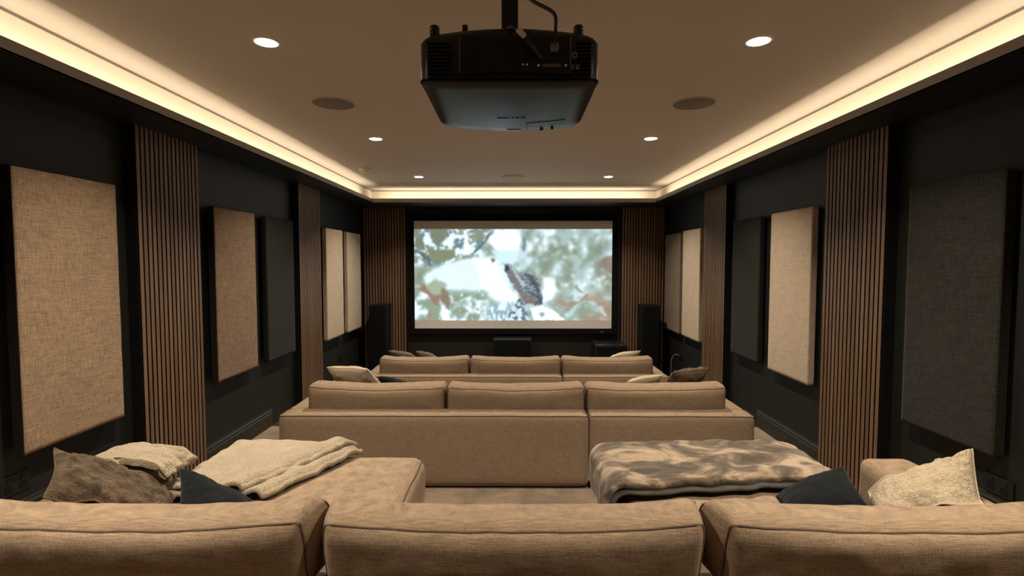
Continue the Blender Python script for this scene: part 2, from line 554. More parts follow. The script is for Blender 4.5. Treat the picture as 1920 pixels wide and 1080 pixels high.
# baseboards: stepped with the tiers, interrupted by the slatted panels
BB_PROF = [(0, 0), (0.015, 0), (0.015, 0.118), (0.011, 0.124), (0.011, 0.132), (0.0145, 0.137), (0.0145, 0.142),
           (0.008, 0.152), (0.006, 0.160), (0, 0.163)]
def baseboard(side, y0, y1, z, label):
    V = []
    for y in (y0, y1):
        for (d, h) in BB_PROF:
            V.append(((XL + d) if side < 0 else (XR - d), y, z + h))
    n = len(BB_PROF)
    Fc = [(i, (i + 1) % n, n + (i + 1) % n, n + i) for i in range(n)] + [tuple(range(n)), tuple(range(2 * n - 1, n - 1, -1))]
    bm = bmesh.new()
    vs = [bm.verts.new(v) for v in V]
    for f in Fc: bm.faces.new([vs[i] for i in f])
    struct(bm_obj('baseboard_left' if side < 0 else 'baseboard_right', bm, 'baseboard_paint'), label)
S = dict(SL1=(2.965, 3.555), SL2=(5.185, 5.760), SR1=(3.012, 3.605), SR2=(5.288, 5.893))
for side, a, b in ((-1, S['SL1'], S['SL2']), (1, S['SR1'], S['SR2'])):
    w = 'left' if side < 0 else 'right'
    baseboard(side, YB, Y12, T1, f'dark moulded baseboard of the rear tier on the {w}')
    baseboard(side, Y12, a[0], T2, f'dark moulded baseboard behind the big slatted panel on the {w}')
    baseboard(side, a[1], Y23, T2, f'dark moulded baseboard of the middle tier on the {w}')
    baseboard(side, Y23, b[0], T3, f'dark moulded baseboard just past the step on the {w}')
    baseboard(side, b[1], YF, T3, f'dark moulded baseboard near the screen on the {w}')

# ================================================================== cove lighting
def led(name, p0, p1, towards, label, gain=1.0):
    p0, p1 = Vector(p0), Vector(p1)
    d = (p1 - p0)
    L = d.length
    root = empty(name, (p0 + p1) / 2)
    tag(root, label, 'led strip', 'led strips in the ceiling cove')
    ex = d.normalized()
    nz = Vector(towards).normalized()
    ey = nz.cross(ex)
    root.matrix_world = Matrix.Translation((p0 + p1) / 2) @ Matrix((ex, ey, nz)).transposed().to_4x4()
    box('tape', (-L / 2, -0.006, -0.003), (L / 2, 0.006, 0), 'led_tape', root)
    box('aluminium_channel', (-L / 2, -0.008, -0.006), (L / 2, 0.008, -0.003), 'chrome', root)
    ld = bpy.data.lights.new('led_light', 'AREA')
    ld.shape = 'RECTANGLE'
    ld.size, ld.size_y = L, 0.012
    ld.energy = COVE_W * L * gain
    ld.color = COVE_C
    lo = bpy.data.objects.new('led_light', ld)
    COL.objects.link(lo)
    lo.parent = root
    lo.location = (0, 0, 0.002)
    lo.rotation_euler = (math.pi, 0, 0)
LZ = 2.462
led('led_strip', (FXL - TH - 0.013, YB + 0.1, LZ), (FXL - TH - 0.013, FYF, LZ), (-0.75, 0, 0.66), 'warm led strip glowing in the left ceiling cove')
led('led_strip', (FXR + TH + 0.013, YB + 0.1, LZ), (FXR + TH + 0.013, FYF, LZ), (0.75, 0, 0.66), 'warm led strip glowing in the right ceiling cove')
led('led_strip', (FXL, 7.34, LZ), (FXR, 7.34, LZ), (0, 0.6, 0.8), 'warm led strip glowing in the ceiling cove above the screen', 1.45)

# ================================================================== downlights
def downlight(x, y, label):
    root = empty('recessed_downlight', (x, y, ZC))
    tag(root, label, 'downlight', 'recessed ceiling downlights')
    lathe('trim_ring', [(0.050, -0.001), (0.050, -0.006), (0.058, -0.005), (0.062, -0.001), (0.050, -0.001)], 'lamp_ring', root, 36)
    lathe('lens', [(0.0, -0.0115), (0.020, -0.0108), (0.036, -0.0085), (0.046, -0.0058), (0.050, -0.003), (0.050, -0.0012), (0.0, -0.0012)], 'lamp_lens', root, 36)
    ld = bpy.data.lights.new('downlight_lamp', 'AREA')
    ld.shape = 'DISK'
    ld.size = 0.09
    ld.energy = DOWN_W
    ld.color = DOWN_C
    ld.spread = math.radians(122)
    lo = bpy.data.objects.new('downlight_lamp', ld)
    COL.objects.link(lo)
    lo.parent = root
    lo.location = (0, 0, -0.0135)
DL = [(0.78, 'above the nearest sofa'), (2.455, 'beside the projector, nearest in view'), (4.355, 'in the middle pair, past the ceiling speakers'), (6.29, 'nearest to the screen')]
for y, w in DL:
    downlight(-1.155, y, 'round recessed downlight on the left, ' + w)
    downlight(1.128, y, 'round recessed downlight on the right, ' + w)

# ceiling speakers
def ceiling_speaker(x, y, label, mat='speaker_cloth', d=0.27):
    root = empty('ceiling_speaker', (x, y, ZC))
    tag(root, label, 'speaker', 'round speakers set into the ceiling')
    r = d / 2
    lathe('grille', [(0, -0.005), (r * 0.95, -0.005), (r * 0.96, -0.001), (0, -0.001)], mat, root, 48)
    lathe('rim', [(r * 0.96, -0.001), (r * 0.96, -0.006), (r * 0.99, -0.006), (r, -0.001), (r * 0.96, -0.001)], 'ceiling_paint', root, 48)
ceiling_speaker(-1.172, 3.395, 'round ceiling speaker grille left of the projector')
ceiling_speaker(1.158, 3.405, 'round ceiling speaker grille right of the projector')
plain('speaker_cloth_lit', (0.50, 0.45, 0.40), 0.9, bump_s=0.6, bump_scale=1600)  # same cloth, the screen's light on it painted in as a paler colour
ceiling_speaker(-0.02, 6.29, 'round ceiling speaker in the middle, closest to the screen, with the screen light painted in', 'speaker_cloth_lit')

root = empty('smoke_detector', (-1.65, 5.75, ZC))
tag(root, 'small white smoke detector on the ceiling near the left cove', 'smoke detector')
lathe('base', [(0, -0.001), (0.072, -0.001), (0.072, -0.014), (0.066, -0.018), (0, -0.018)], 'white_plastic', root, 32)
lathe('sensor_dome', [(0.056, -0.018), (0.056, -0.032), (0.046, -0.044), (0, -0.046)], 'white_plastic', root, 32)

# ================================================================== slatted wall panels
slat_cache = {}
def slat_panel(side, rng, z0, z1, label, n=15):
    """side -1 / 1 for the side walls, 0 for the front wall; rng along y (or x)"""
    a0, a1 = rng
    W = a1 - a0
    H = z1 - z0
    if side == 0:
        root = empty('slat_panel', ((a0 + a1) / 2, YF - 0.003, z0), (0, 0, 0))
    else:
        root = empty('slat_panel', (XL + 0.003 if side < 0 else XR - 0.003, (a0 + a1) / 2, z0), (0, 0, math.radians(90) if side < 0 else math.radians(-90)))
    tag(root, label, 'wall panel', 'walnut slat panels')
    # local: x across, -y out of the wall
    depth = 0.058
    box('felt_backing', (-W / 2, -depth, 0), (W / 2, 0, H), 'felt_black', root)
    pitch = W / n
    key = (round(pitch, 4), round(H, 3))
    if key not in slat_cache:
        bm = bmesh.new()
        bm_box(bm, (-pitch * 0.34, -0.012, 0.0), (pitch * 0.34, 0, H), 0.0008, 1)
        bmesh.ops.recalc_face_normals(bm, faces=bm.faces)
        for f in bm.faces:
            f.material_index = 0 if f.normal.y < -0.5 else 1
        me = bpy.data.meshes.new('slat')
        bm.to_mesh(me); bm.free()
        me.materials.append(MATS['walnut'])          # veneered face
        me.materials.append(MATS['felt_black'])      # dyed black core
        slat_cache[key] = me
    for i in range(n):
        o = bpy.data.objects.new('slat', slat_cache[key])
        COL.objects.link(o)
        o.parent = root
        o.location = (-W / 2 + pitch * (i + 0.5), -depth, 0)
    return root
slat_panel(-1, S['SL1'], T2, ZS, 'tall walnut slat panel on the left wall, next to the largest beige acoustic panel')
slat_panel(-1, S['SL2'], T3, ZS, 'tall walnut slat panel on the left wall, farther one beside the two narrow pale panels')
slat_panel(1, S['SR1'], T2, ZS, 'tall walnut slat panel on the right wall, next to the largest dark acoustic panel')
slat_panel(1, S['SR2'], T3, ZS, 'tall walnut slat panel on the right wall, farther one beside the two narrow pale panels')
slat_panel(0, (-2.205, -1.585), T3, ZS, 'walnut slat panel on the front wall left of the screen')
slat_panel(0, (1.555, 2.175), T3, ZS, 'walnut slat panel on the front wall right of the screen')

# ================================================================== acoustic panels
def acoustic(side, y0, y1, z0, z1, mat, label, seed, edge=None):
    w, h, t = (y1 - y0), (z1 - z0), 0.05
    X = -2.15 if side < 0 else 2.15
    root = empty('acoustic_panel', (X - side * 0 + (side * t / 2), (y0 + y1) / 2, z0))
    tag(root, label, 'acoustic panel', 'fabric acoustic panels on the side walls')
    softbox('fabric_cover', (t / 2, w / 2, h / 2), 0.005, (0.002, 0.0, 0.0), mat, root, (0, 0, h / 2), (6, 24, 36), seed, 0.0010, 6.0)
    if edge:   # a darker border strip wraps the edge of the panel
        e = 0.0025
        x0, x1 = -t / 2 + 0.0, t / 2 - 0.004
        if side > 0: x0, x1 = -x1, -x0
        for lo, hi in (((x0, -w / 2 - e, -e), (x1, -w / 2 + e, h + e)), ((x0, w / 2 - e, -e), (x1, w / 2 + e, h + e)),
                       ((x0, -w / 2, -e), (x1, w / 2, e)), ((x0, -w / 2, h - e), (x1, w / 2, h + e))):
            box('edge_strip', lo, hi, edge, root, 0.001, 1)
    # rear batten carrying the panel on the wall
    wall = XL if side < 0 else XR
    gap = abs(wall - X) - t - 0.002
    x0 = side * t / 2
    for f0 in (0.15, 0.80):
        box('wall_batten', (min(x0, x0 + side * gap), -w * 0.35, h * f0), (max(x0, x0 + side * gap), w * 0.35, h * (f0 + 0.06)), 'black_matte', root)
    return root
acoustic(-1, 2.222, 2.802, 0.806, 2.071, 'panel_oat', 'largest beige linen acoustic panel on the left wall, nearest one', 1, 'panel_edge')
acoustic(-1, 3.712, 4.291, 0.776, 2.053, 'panel_brown', 'brown tweed acoustic panel on the left wall past the first slat panel', 2, 'panel_edge')
acoustic(-1, 4.482, 5.033, 0.776, 2.052, 'panel_black', 'charcoal acoustic panel on the left wall', 3)
acoustic(-1, 5.908, 6.480, 0.742, 2.042, 'panel_cream', 'pale narrow-looking acoustic panel on the left wall, just past the second slat panel', 4)
acoustic(-1, 6.647, 7.226, 0.736, 2.038, 'panel_cream', 'pale acoustic panel on the left wall closest to the screen', 5)
acoustic(1, 2.295, 2.852, 0.774, 2.068, 'panel_dark', 'largest dark woven acoustic panel on the right wall, nearest one', 6)
acoustic(1, 3.771, 4.372, 0.746, 2.057, 'panel_cream', 'light beige acoustic panel on the right wall past the first slat panel', 7)
acoustic(1, 4.562, 5.129, 0.756, 2.050, 'panel_black', 'charcoal acoustic panel on the right wall', 8)
acoustic(1, 6.032, 6.647, 0.710, 2.045, 'panel_cream', 'pale acoustic panel on the right wall, just past the second slat panel', 9)
acoustic(1, 6.755, 7.428, 0.706, 2.033, 'panel_taupe', 'taupe acoustic panel on the right wall closest to the screen', 10)

# ================================================================== wall sockets
def socket(side, y, z, label, w=0.146):
    X = XL if side < 0 else XR
    root = empty('wall_socket', (X, y, z))
    tag(root, label, 'socket', 'black wall sockets')
    d = 1 if side < 0 else -1
    def bx(nm, x0, x1, a0, a1, h0, h1, m, bev=0.0):
        box(nm, (min(d * x0, d * x1), a0, h0), (max(d * x0, d * x1), a1, h1), m, root, bev)
    bx('face_plate', 0, 0.009, -w / 2, w / 2, -0.043, 0.043, 'black_satin', 0.003)
    for k in ((-1, 1) if w > 0.1 else (0,)):
        bx('switch', 0.009, 0.013, k * 0.034 - 0.008, k * 0.034 + 0.008, 0.010, 0.030, 'black_gloss', 0.002)
        bx('outlet', 0.009, 0.0105, k * 0.034 - 0.018, k * 0.034 + 0.018, -0.030, 0.002, 'black_matte')
socket(-1, 2.245, 0.671, 'black double socket low on the left wall under the largest beige panel')
socket(1, 2.325, 0.636, 'black double socket low on the right wall under the largest dark panel')
socket(-1, 6.55, 0.42, 'black socket on the left wall under the two pale panels', 0.086)
socket(1, 6.85, 0.40, 'black socket with a cable on the right wall under the two pale panels', 0.086)
o = tube('power_cable', [(2.195, 6.86, 0.405), (2.175, 6.90, 0.415), (2.14, 6.92, 0.40), (2.115, 6.925, 0.34), (2.11, 6.925, 0.25), (2.115, 6.94, 0.12), (2.13, 6.96, 0.006), (2.0, 7.1, 0.006), (1.9, 7.2, 0.006)], 0.005, 'grey_plastic')
tag(o, 'thin grey cable hanging from the socket on the right wall', 'cable')

# ================================================================== projection screen
def lat_noise(U, V, sx, sy, seed):
    rs = np.random.RandomState(seed)
    g = rs.rand(int(sy) + 3, int(sx * 1.4) + 3)
    x, y = U * sx, V * sy
    xi, yi = np.floor(x).astype(int), np.floor(y).astype(int)
    fx, fy = x - xi, y - yi
    fx, fy = fx * fx * (3 - 2 * fx), fy * fy * (3 - 2 * fy)
    a = g[yi, xi] * (1 - fx) + g[yi, xi + 1] * fx
    b = g[yi + 1, xi] * (1 - fx) + g[yi + 1, xi + 1] * fx
    return a * (1 - fy) + b * fy
def fb(U, V, sx, sy, seed, o=4):
    t = 0; w = 0; a = 1.0
    for k in range(o):
        t = t + a * lat_noise(U, V, sx * 2 ** k, sy * 2 ** k, seed + k * 13)
        w += a; a *= 0.55
    return t / w
def sstep(a, b, x):
    t = np.clip((x - a) / (b - a), 0, 1)
    return t * t * (3 - 2 * t)
def poly_mask(U, V, pts, soft, asp=2.18, wob=None):
    """soft polygon mask from the signed distance"""
    x, y = U * asp, V
    if wob is not None:
        x = x + wob[0]; y = y + wob[1]
    P = [(p[0] * asp, p[1]) for p in pts]
    dist = np.full(U.shape, 9.0)
    ins = np.zeros(U.shape, bool)
    for i in range(len(P)):
        x0, y0 = P[i]; x1, y1 = P[(i + 1) % len(P)]
        dx, dy = x1 - x0, y1 - y0
        t = np.clip(((x - x0) * dx + (y - y0) * dy) / (dx * dx + dy * dy + 1e-12), 0, 1)
        dist = np.minimum(dist, np.hypot(x - x0 - t * dx, y - y0 - t * dy))
        c = ((y0 > y) != (y1 > y)) & (x < (x1 - x0) * (y - y0) / (y1 - y0 + 1e-12) + x0)
        ins ^= c
    sd = np.where(ins, dist, -dist)
    return sstep(-soft, soft, sd)

def blur(a, k):
    for ax in (0, 1):
        p = [(k, k) if x == ax else (0, 0) for x in range(a.ndim)]
        b = np.pad(a, p, mode='edge')
        c = np.cumsum(b, axis=ax)
        z = np.zeros_like(np.take(c, [0], axis=ax))
        c = np.concatenate([z, c], axis=ax)
        n = a.shape[ax]
        hi = np.take(c, range(2 * k + 1, 2 * k + 1 + n), axis=ax)
        lo = np.take(c, range(0, n), axis=ax)
        a = (hi - lo) / (2 * k + 1)
    return a

def film_picture(W, H):
    u = (np.arange(W) + 0.5) / W
    v = (np.arange(H) + 0.5) / H
    U, V = np.meshgrid(u, v)
    rs = np.random.RandomState(5)
    C = lambda r, g, b: np.array([r, g, b], float)[None, None, :] / 255.0
    def mix(img, col, m):
        return img * (1 - m[..., None]) + col * m[..., None]
    wob = ((fb(U, V, 14, 7, 91, 3) - 0.5) * 0.07, (fb(U, V, 14, 7, 97, 3) - 0.5) * 0.07)
    wob2 = ((fb(U, V, 40, 20, 71, 2) - 0.5) * 0.03, (fb(U, V, 40, 20, 77, 2) - 0.5) * 0.03)
    def pm(pts, soft, w=None): return poly_mask(U, V, pts, soft, wob=w)
    def spots(img, n, x0, x1, y0, y1, r0, r1, col, a, soft=0.5):
        for _ in range(n):
            cx, cy, r = rs.uniform(x0, x1), rs.uniform(y0, y1), rs.uniform(r0, r1)
            el = rs.uniform(0.7, 1.5)
            d = np.hypot((U - cx) * 2.18 * el, (V - cy) / el) / r
            img = mix(img, col, sstep(1.0, 1.0 - soft, d) * a * rs.uniform(0.5, 1))
        return img
    # out of focus woodland
    img = np.ones((H, W, 3)) * C(186, 202, 196)
    n1 = fb(U, V, 7, 5, 1, 4)
    img = mix(img, C(158, 170, 148), sstep(0.42, 0.60, n1))
    n2 = fb(U, V, 11, 7, 2, 4)
    img = mix(img, C(214, 230, 232), sstep(0.50, 0.64, n2) * 0.9)
    n3 = fb(U + 0.25 * V, V, 24, 8, 3, 4)
    img = mix(img, C(142, 154, 132), sstep(0.52, 0.66, n3) * 0.75)
    img = spots(img, 60, 0.55, 1.0, 0.0, 0.75, 0.02, 0.06, C(240, 249, 251), 0.75, 0.8)
    img = spots(img, 70, 0.57, 1.0, 0.0, 0.85, 0.02, 0.06, C(146, 158, 134), 0.6, 0.9)
    img = spots(img, 40, 0.57, 1.0, 0.0, 0.7, 0.015, 0.035, C(170, 194, 200), 0.6, 0.8)
    img = spots(img, 14, 0.58, 0.72, 0.02, 0.22, 0.03, 0.06, C(246, 252, 253), 0.8, 0.7)
    img = spots(img, 12, 0.78, 0.88, 0.05, 0.28, 0.03, 0.06, C(240, 249, 252), 0.8, 0.7)
    img = spots(img, 26, 0.76, 1.0, 0.5, 0.66, 0.012, 0.035, C(246, 252, 253), 0.85, 0.6)
    img = blur(img, 3)
    # rusty undergrowth low right and at the right edge
    n5 = fb(U, V, 10, 8, 5, 4)
    img = mix(img, C(176, 148, 126), sstep(0.40, 0.60, n5) * sstep(0.66, 0.82, V + 0.3 * (U - 0.8)) * sstep(0.64, 0.74, U) * 0.85)
    img = mix(img, C(148, 122, 112), sstep(0.42, 0.58, n5) * sstep(0.90, 0.97, U) * sstep(0.12, 0.3, V) * sstep(0.62, 0.5, V) * 0.75)
    for (x0, y0, x1, y1, c) in ((0.78, 0.96, 0.85, 0.80, (214, 230, 226)), (0.83, 0.83, 0.88, 0.72, (150, 150, 128)), (0.82, 0.62, 0.85, 0.70, (140, 146, 118)),
                                (0.94, 0.86, 0.97, 0.96, (222, 232, 226)), (0.73, 0.30, 0.80, 0.42, (150, 160, 138)), (0.67, 0.32, 0.72, 0.2, (140, 150, 128))):
        img = mix(img, C(*c), pm([(x0 - 0.006, y0), (x0 + 0.008, y0), (x1 + 0.006, y1), (x1 - 0.008, y1)], 0.018, wob) * 0.9)
    # top-left: sharper leaves and twigs against white
    zone = sstep(0.42, 0.34, U + 0.15 * V) * sstep(0.46, 0.36, V)
    img = mix(img, C(232, 244, 247), zone * 0.9)
    n6 = fb(U, V, 30, 16, 6, 4)
    img = mix(img, C(116, 138, 140), zone * sstep(0.47, 0.56, n6) * 0.9)
    n6b = fb(U, V, 16, 9, 61, 3)
    img = mix(img, C(146, 154, 132), zone * sstep(0.52, 0.60, n6b) * 0.85)
    img = spots(img, 90, 0.0, 0.36, 0.0, 0.38, 0.006, 0.026, C(246, 252, 253), 0.95, 0.45)
    leaf = lambda pts, col, s_=0.012: mix(img, col, pm(pts, s_, wob))
    img = leaf([(0.075, 0.0), (0.160, 0.0), (0.155, 0.12), (0.12, 0.20), (0.08, 0.10)], C(140, 147, 124))
    img = leaf([(0.0, 0.08), (0.035, 0.12), (0.055, 0.22), (0.03, 0.23), (0.0, 0.18)], C(138, 145, 122))
    img = leaf([(0.06, 0.20), (0.12, 0.24), (0.20, 0.22), (0.21, 0.30), (0.15, 0.36), (0.09, 0.37)], C(144, 150, 122))
    img = leaf([(0.30, 0.0), (0.350, 0.0), (0.345, 0.10), (0.31, 0.11)], C(152, 161, 142))
    img = mix(img, C(244, 251, 253), pm([(0.245, 0.02), (0.27, 0.0), (0.275, 0.16), (0.285, 0.28), (0.25, 0.28), (0.255, 0.14)], 0.02, wob2))
    img = mix(img, C(246, 252, 253), pm([(0.165, 0.09), (0.20, 0.10), (0.20, 0.19), (0.17, 0.19)], 0.02, wob))
    img = mix(img, C(100, 124, 128), pm([(0.395, 0.02), (0.42, 0.0), (0.315, 0.25), (0.285, 0.285)], 0.006, wob2))
    img = mix(img, C(104, 122, 122), pm([(0.0, 0.22), (0.05, 0.27), (0.085, 0.33), (0.09, 0.40), (0.08, 0.40), (0.07, 0.34), (0.0, 0.245)], 0.006, wob2))
    img = mix(img, C(112, 134, 138), pm([(0.550, 0.09), (0.562, 0.12), (0.565, 0.23), (0.552, 0.23)], 0.014, wob2) * 0.9)
    # snow-white shapes
    sn = C(246, 252, 253)
    img = mix(img, sn, pm([(0.405, 0.0), (0.535, 0.0), (0.540, 0.12), (0.525, 0.24), (0.47, 0.27), (0.40, 0.22), (0.375, 0.14)], 0.03, wob2))
    img = mix(img, C(218, 236, 241), pm([(0.39, 0.22), (0.53, 0.24), (0.53, 0.36), (0.48, 0.42), (0.42, 0.36)], 0.035, wob))
    img = mix(img, C(226, 241, 243), pm([(0.045, 0.50), (0.12, 0.40), (0.24, 0.33), (0.34, 0.30), (0.42, 0.35), (0.45, 0.46), (0.44, 0.60), (0.30, 0.68), (0.16, 0.66), (0.06, 0.62)], 0.03, wob2))
    img = mix(img, sn, pm([(0.30, 0.33), (0.40, 0.31), (0.45, 0.42), (0.50, 0.66), (0.55, 0.76), (0.51, 0.82), (0.42, 0.84), (0.35, 0.68), (0.33, 0.50)], 0.045, wob2))
    img = mix(img, C(222, 239, 243), pm([(0.42, 0.36), (0.46, 0.38), (0.50, 0.60), (0.47, 0.66), (0.44, 0.52)], 0.03, wob2) * 0.8)
    img = mix(img, sn, pm([(0.645, 0.52), (0.70, 0.56), (0.72, 0.68), (0.69, 0.78), (0.64, 0.80)], 0.035, wob))
    # lower-left leaves
    n8 = fb(U, V, 20, 10, 8, 4)
    z = sstep(0.42, 0.32, U) * sstep(0.64, 0.74, V + 0.06 * sstep(0.1, 0.0, U))
    img = mix(img, C(190, 208, 204), z * 0.9)
    img = mix(img, C(158, 170, 146), z * sstep(0.48, 0.60, n8))
    img = mix(img, C(238, 248, 250), z * sstep(0.46, 0.38, n8) * 0.9)
    img = spots(img, 26, 0.16, 0.40, 0.64, 0.98, 0.008, 0.03, C(240, 249, 251), 0.85, 0.6)
    img = spots(img, 26, 0.16, 0.38, 0.70, 1.0, 0.01, 0.03, C(150, 160, 134), 0.7, 0.8)
    # frosted grass along the lower middle
    z = sstep(0.33, 0.41, U) * sstep(0.60, 0.52, U) * sstep(0.74, 0.88, V)
    n7 = fb(U, V, 84, 22, 7, 3)
    img = mix(img, C(196, 219, 224), z)
    img = mix(img, C(236, 246, 248), z * sstep(0.50, 0.6, n7))
    img = mix(img, C(146, 172, 176), z * sstep(0.49, 0.40, n7) * 0.8)
    img = mix(img, C(178, 188, 164), pm([(0.06, 0.58), (0.10, 0.53), (0.16, 0.60), (0.15, 0.70), (0.10, 0.72), (0.06, 0.66)], 0.02, wob))
    img = mix(img, C(166, 134, 116), pm([(0.01, 0.645), (0.05, 0.60), (0.075, 0.68), (0.10, 0.73), (0.13, 0.72), (0.14, 0.64), (0.165, 0.68), (0.18, 0.80), (0.175, 0.90), (0.155, 0.82), (0.13, 0.76), (0.12, 0.84), (0.10, 0.83), (0.07, 0.72)], 0.010, wob2))
    img = mix(img, C(144, 138, 108), pm([(0.128, 0.66), (0.150, 0.66), (0.175, 0.78), (0.172, 0.89), (0.150, 0.78)], 0.010, wob2) * 0.7)
    img = mix(img, C(246, 251, 252), pm([(0.135, 0.80), (0.16, 0.90), (0.185, 1.0), (0.14, 1.0)], 0.016))
    img = mix(img, C(186, 146, 132), pm([(0.068, 0.90), (0.08, 0.90), (0.086, 1.0), (0.07, 1.0)], 0.010))
    img = blur(img, 1)
    # the bird, seen from behind on its stump
    body = [(0.452, 0.385), (0.478, 0.375), (0.50, 0.42), (0.535, 0.47), (0.58, 0.49), (0.615, 0.53), (0.635, 0.60), (0.645, 0.72),
            (0.648, 0.83), (0.615, 0.83), (0.575, 0.81), (0.555, 0.84), (0.52, 0.80), (0.53, 0.755), (0.548, 0.745), (0.515, 0.66), (0.48, 0.56), (0.462, 0.46)]
    bm_ = pm(body, 0.009, wob2)
    img = mix(img, C(128, 134, 138), bm_)
    n9 = fb(U + 0.3 * V, V, 110, 60, 9, 2)
    img = mix(img, C(78, 92, 102), bm_ * sstep(0.52, 0.66, n9) * 0.7)
    img = mix(img, C(178, 192, 196), bm_ * sstep(0.46, 0.34, n9) * 0.7)
    img = mix(img, C(146, 128, 122), pm([(0.474, 0.44), (0.50, 0.46), (0.52, 0.56), (0.535, 0.66), (0.56, 0.72), (0.615, 0.74), (0.61, 0.82), (0.56, 0.82), (0.52, 0.66), (0.485, 0.55)], 0.02, wob2) * 0.85)
    img = mix(img, C(206, 222, 226), pm([(0.500, 0.43), (0.53, 0.50), (0.555, 0.58), (0.56, 0.63), (0.54, 0.63), (0.52, 0.54)], 0.018, wob2) * 0.85)
    img = mix(img, C(70, 86, 98), pm([(0.575, 0.54), (0.60, 0.53), (0.625, 0.60), (0.638, 0.72), (0.645, 0.82), (0.636, 0.82), (0.622, 0.68), (0.60, 0.60)], 0.01, wob2) * 0.7)
    img = mix(img, C(196, 210, 212), pm([(0.455, 0.385), (0.475, 0.378), (0.50, 0.42), (0.535, 0.475), (0.52, 0.485), (0.49, 0.44)], 0.010, wob2) * 0.7)
    img = mix(img, C(52, 68, 82), pm([(0.452, 0.395), (0.472, 0.40), (0.476, 0.43), (0.462, 0.46)], 0.012, wob2) * sstep(0.40, 0.52, n9))
    img = mix(img, C(176, 132, 106), pm([(0.386, 0.325), (0.402, 0.315), (0.411, 0.345), (0.395, 0.368)], 0.012))
    # lichen covered stump and stone
    st = pm([(0.49, 0.84), (0.53, 0.80), (0.56, 0.88), (0.585, 1.0), (0.47, 1.0)], 0.014, wob2)
    img = mix(img, C(216, 230, 234), st)
    n10 = fb(U, V, 60, 34, 10, 2)
    img = mix(img, C(84, 102, 114), st * sstep(0.54, 0.62, n10) * 0.8)
    rk = pm([(0.585, 0.87), (0.62, 0.83), (0.68, 0.86), (0.72, 0.90), (0.76, 0.97), (0.765, 1.0), (0.605, 1.0)], 0.012, wob2)
    img = mix(img, C(238, 246, 248), rk)
    img = mix(img, C(160, 174, 178), pm([(0.63, 0.93), (0.65, 0.91), (0.66, 0.93), (0.645, 0.96)], 0.012, wob2))
    img = blur(img, 1)
    return np.clip(img, 0, 1)

def build_screen():
    y = YF - 0.07
    x0, x1, z0, z1 = -1.465, 1.418, 0.676, 2.247
    root = empty('projection_screen', ((x0 + x1) / 2, YF, z0 - 0.085))
    tag(root, 'large black framed projection screen showing a woodland bird film', 'screen')
    ox, oy, oz = root.location
    def L(p): return (p[0] - ox, p[1] - oy, p[2] - oz)
    fw = 0.082
    for nm, lo, hi in (('frame_bar', (x0 - fw, y - 0.012, z1), (x1 + fw, YF, z1 + fw)),
                       ('frame_bar', (x0 - fw, y - 0.012, z0 - fw), (x1 + fw, YF, z0)),
                       ('frame_bar', (x0 - fw, y - 0.012, z0), (x0, YF, z1)),
                       ('frame_bar', (x1, y - 0.012, z0), (x1 + fw, YF, z1))):
        box(nm, L(lo), L(hi), 'felt_black', root, 0.003)
    box('screen_cloth', L((x0, y, z0)), L((x1, y + 0.02, z1)), 'screen_fabric', root)
    # projected picture, letterboxed
    iz0, iz1 = 0.794, 2.128
    W, H = 420, 194
    img = film_picture(W, H)
    lin = np.where(img <= 0.04045, img / 12.92, ((img + 0.055) / 1.055) ** 2.4)
    # the photograph clips the brightest light of the projector
    lum = lin.mean(axis=2, keepdims=True)
    lin = lin ** 1.15 * (0.74 + 0.34 * np.clip(lum, 0, 1) ** 6)
    lin = lin * np.array([0.92, 1.0, 1.05])
    xs = np.linspace(x0 + 0.001, x1 - 0.001, W + 1)
    zs = np.linspace(iz1, iz0, H + 1)
    X, Z = np.meshgrid(xs, zs)
    P = np.stack([X - ox, np.full_like(X, y - 0.0015 - oy), Z - oz], -1).reshape(-1, 3)
    idx = np.arange((W + 1) * (H + 1)).reshape(H + 1, W + 1)
    Fq = np.stack([idx[:-1, :-1], idx[1:, :-1], idx[1:, 1:], idx[:-1, 1:]], -1).reshape(-1, 4)
    me = bpy.data.meshes.new('film_picture')
    me.vertices.add(len(P)); me.vertices.foreach_set('co', P.ravel())
    me.loops.add(Fq.size); me.loops.foreach_set('vertex_index', Fq.ravel())
    me.polygons.add(len(Fq))
    me.polygons.foreach_set('loop_start', np.arange(0, Fq.size, 4))
    me.polygons.foreach_set('loop_total', np.full(len(Fq), 4))
    me.update()
    pad = np.pad(lin, ((1, 1), (1, 1), (0, 0)), mode='edge')
    vcol = (pad[:-1, :-1] + pad[1:, :-1] + pad[:-1, 1:] + pad[1:, 1:]) / 4
    att = me.color_attributes.new('film', 'FLOAT_COLOR', 'POINT')
    att.data.foreach_set('color', np.concatenate([vcol.reshape(-1, 3), np.ones((len(P), 1))], 1).ravel().astype(np.float32))
    m, nt, b = new_mat('film')
    a = N(nt, 'ShaderNodeVertexColor'); a.layer_name = 'film'
    b.inputs['Base Color'].default_value = (0.05, 0.05, 0.05, 1)
    b.inputs['Roughness'].default_value = 0.9
    b.inputs['Specular IOR Level'].default_value = 0.0
    nt.links.new(a.outputs['Color'], b.inputs['Emission Color'])
    b.inputs['Emission Strength'].default_value = SCREEN_E
    o = bpy.data.objects.new('film_picture', me)
    link(o, root, 'film')
    # tiny maker's mark on the frame
    bm = bmesh.new()
    for k, (w, h) in enumerate(((0.010, 0.018), (0.008, 0.012), (0.014, 0.008), (0.008, 0.012))):
        cx = 1.262 + k * 0.013
        bm_box(bm, L((cx - w / 2, y - 0.0135, 0.632 - h / 2)), L((cx + w / 2, y - 0.012, 0.632 + h / 2)))
    bm_obj('maker_mark', bm, 'chrome', root)
build_screen()

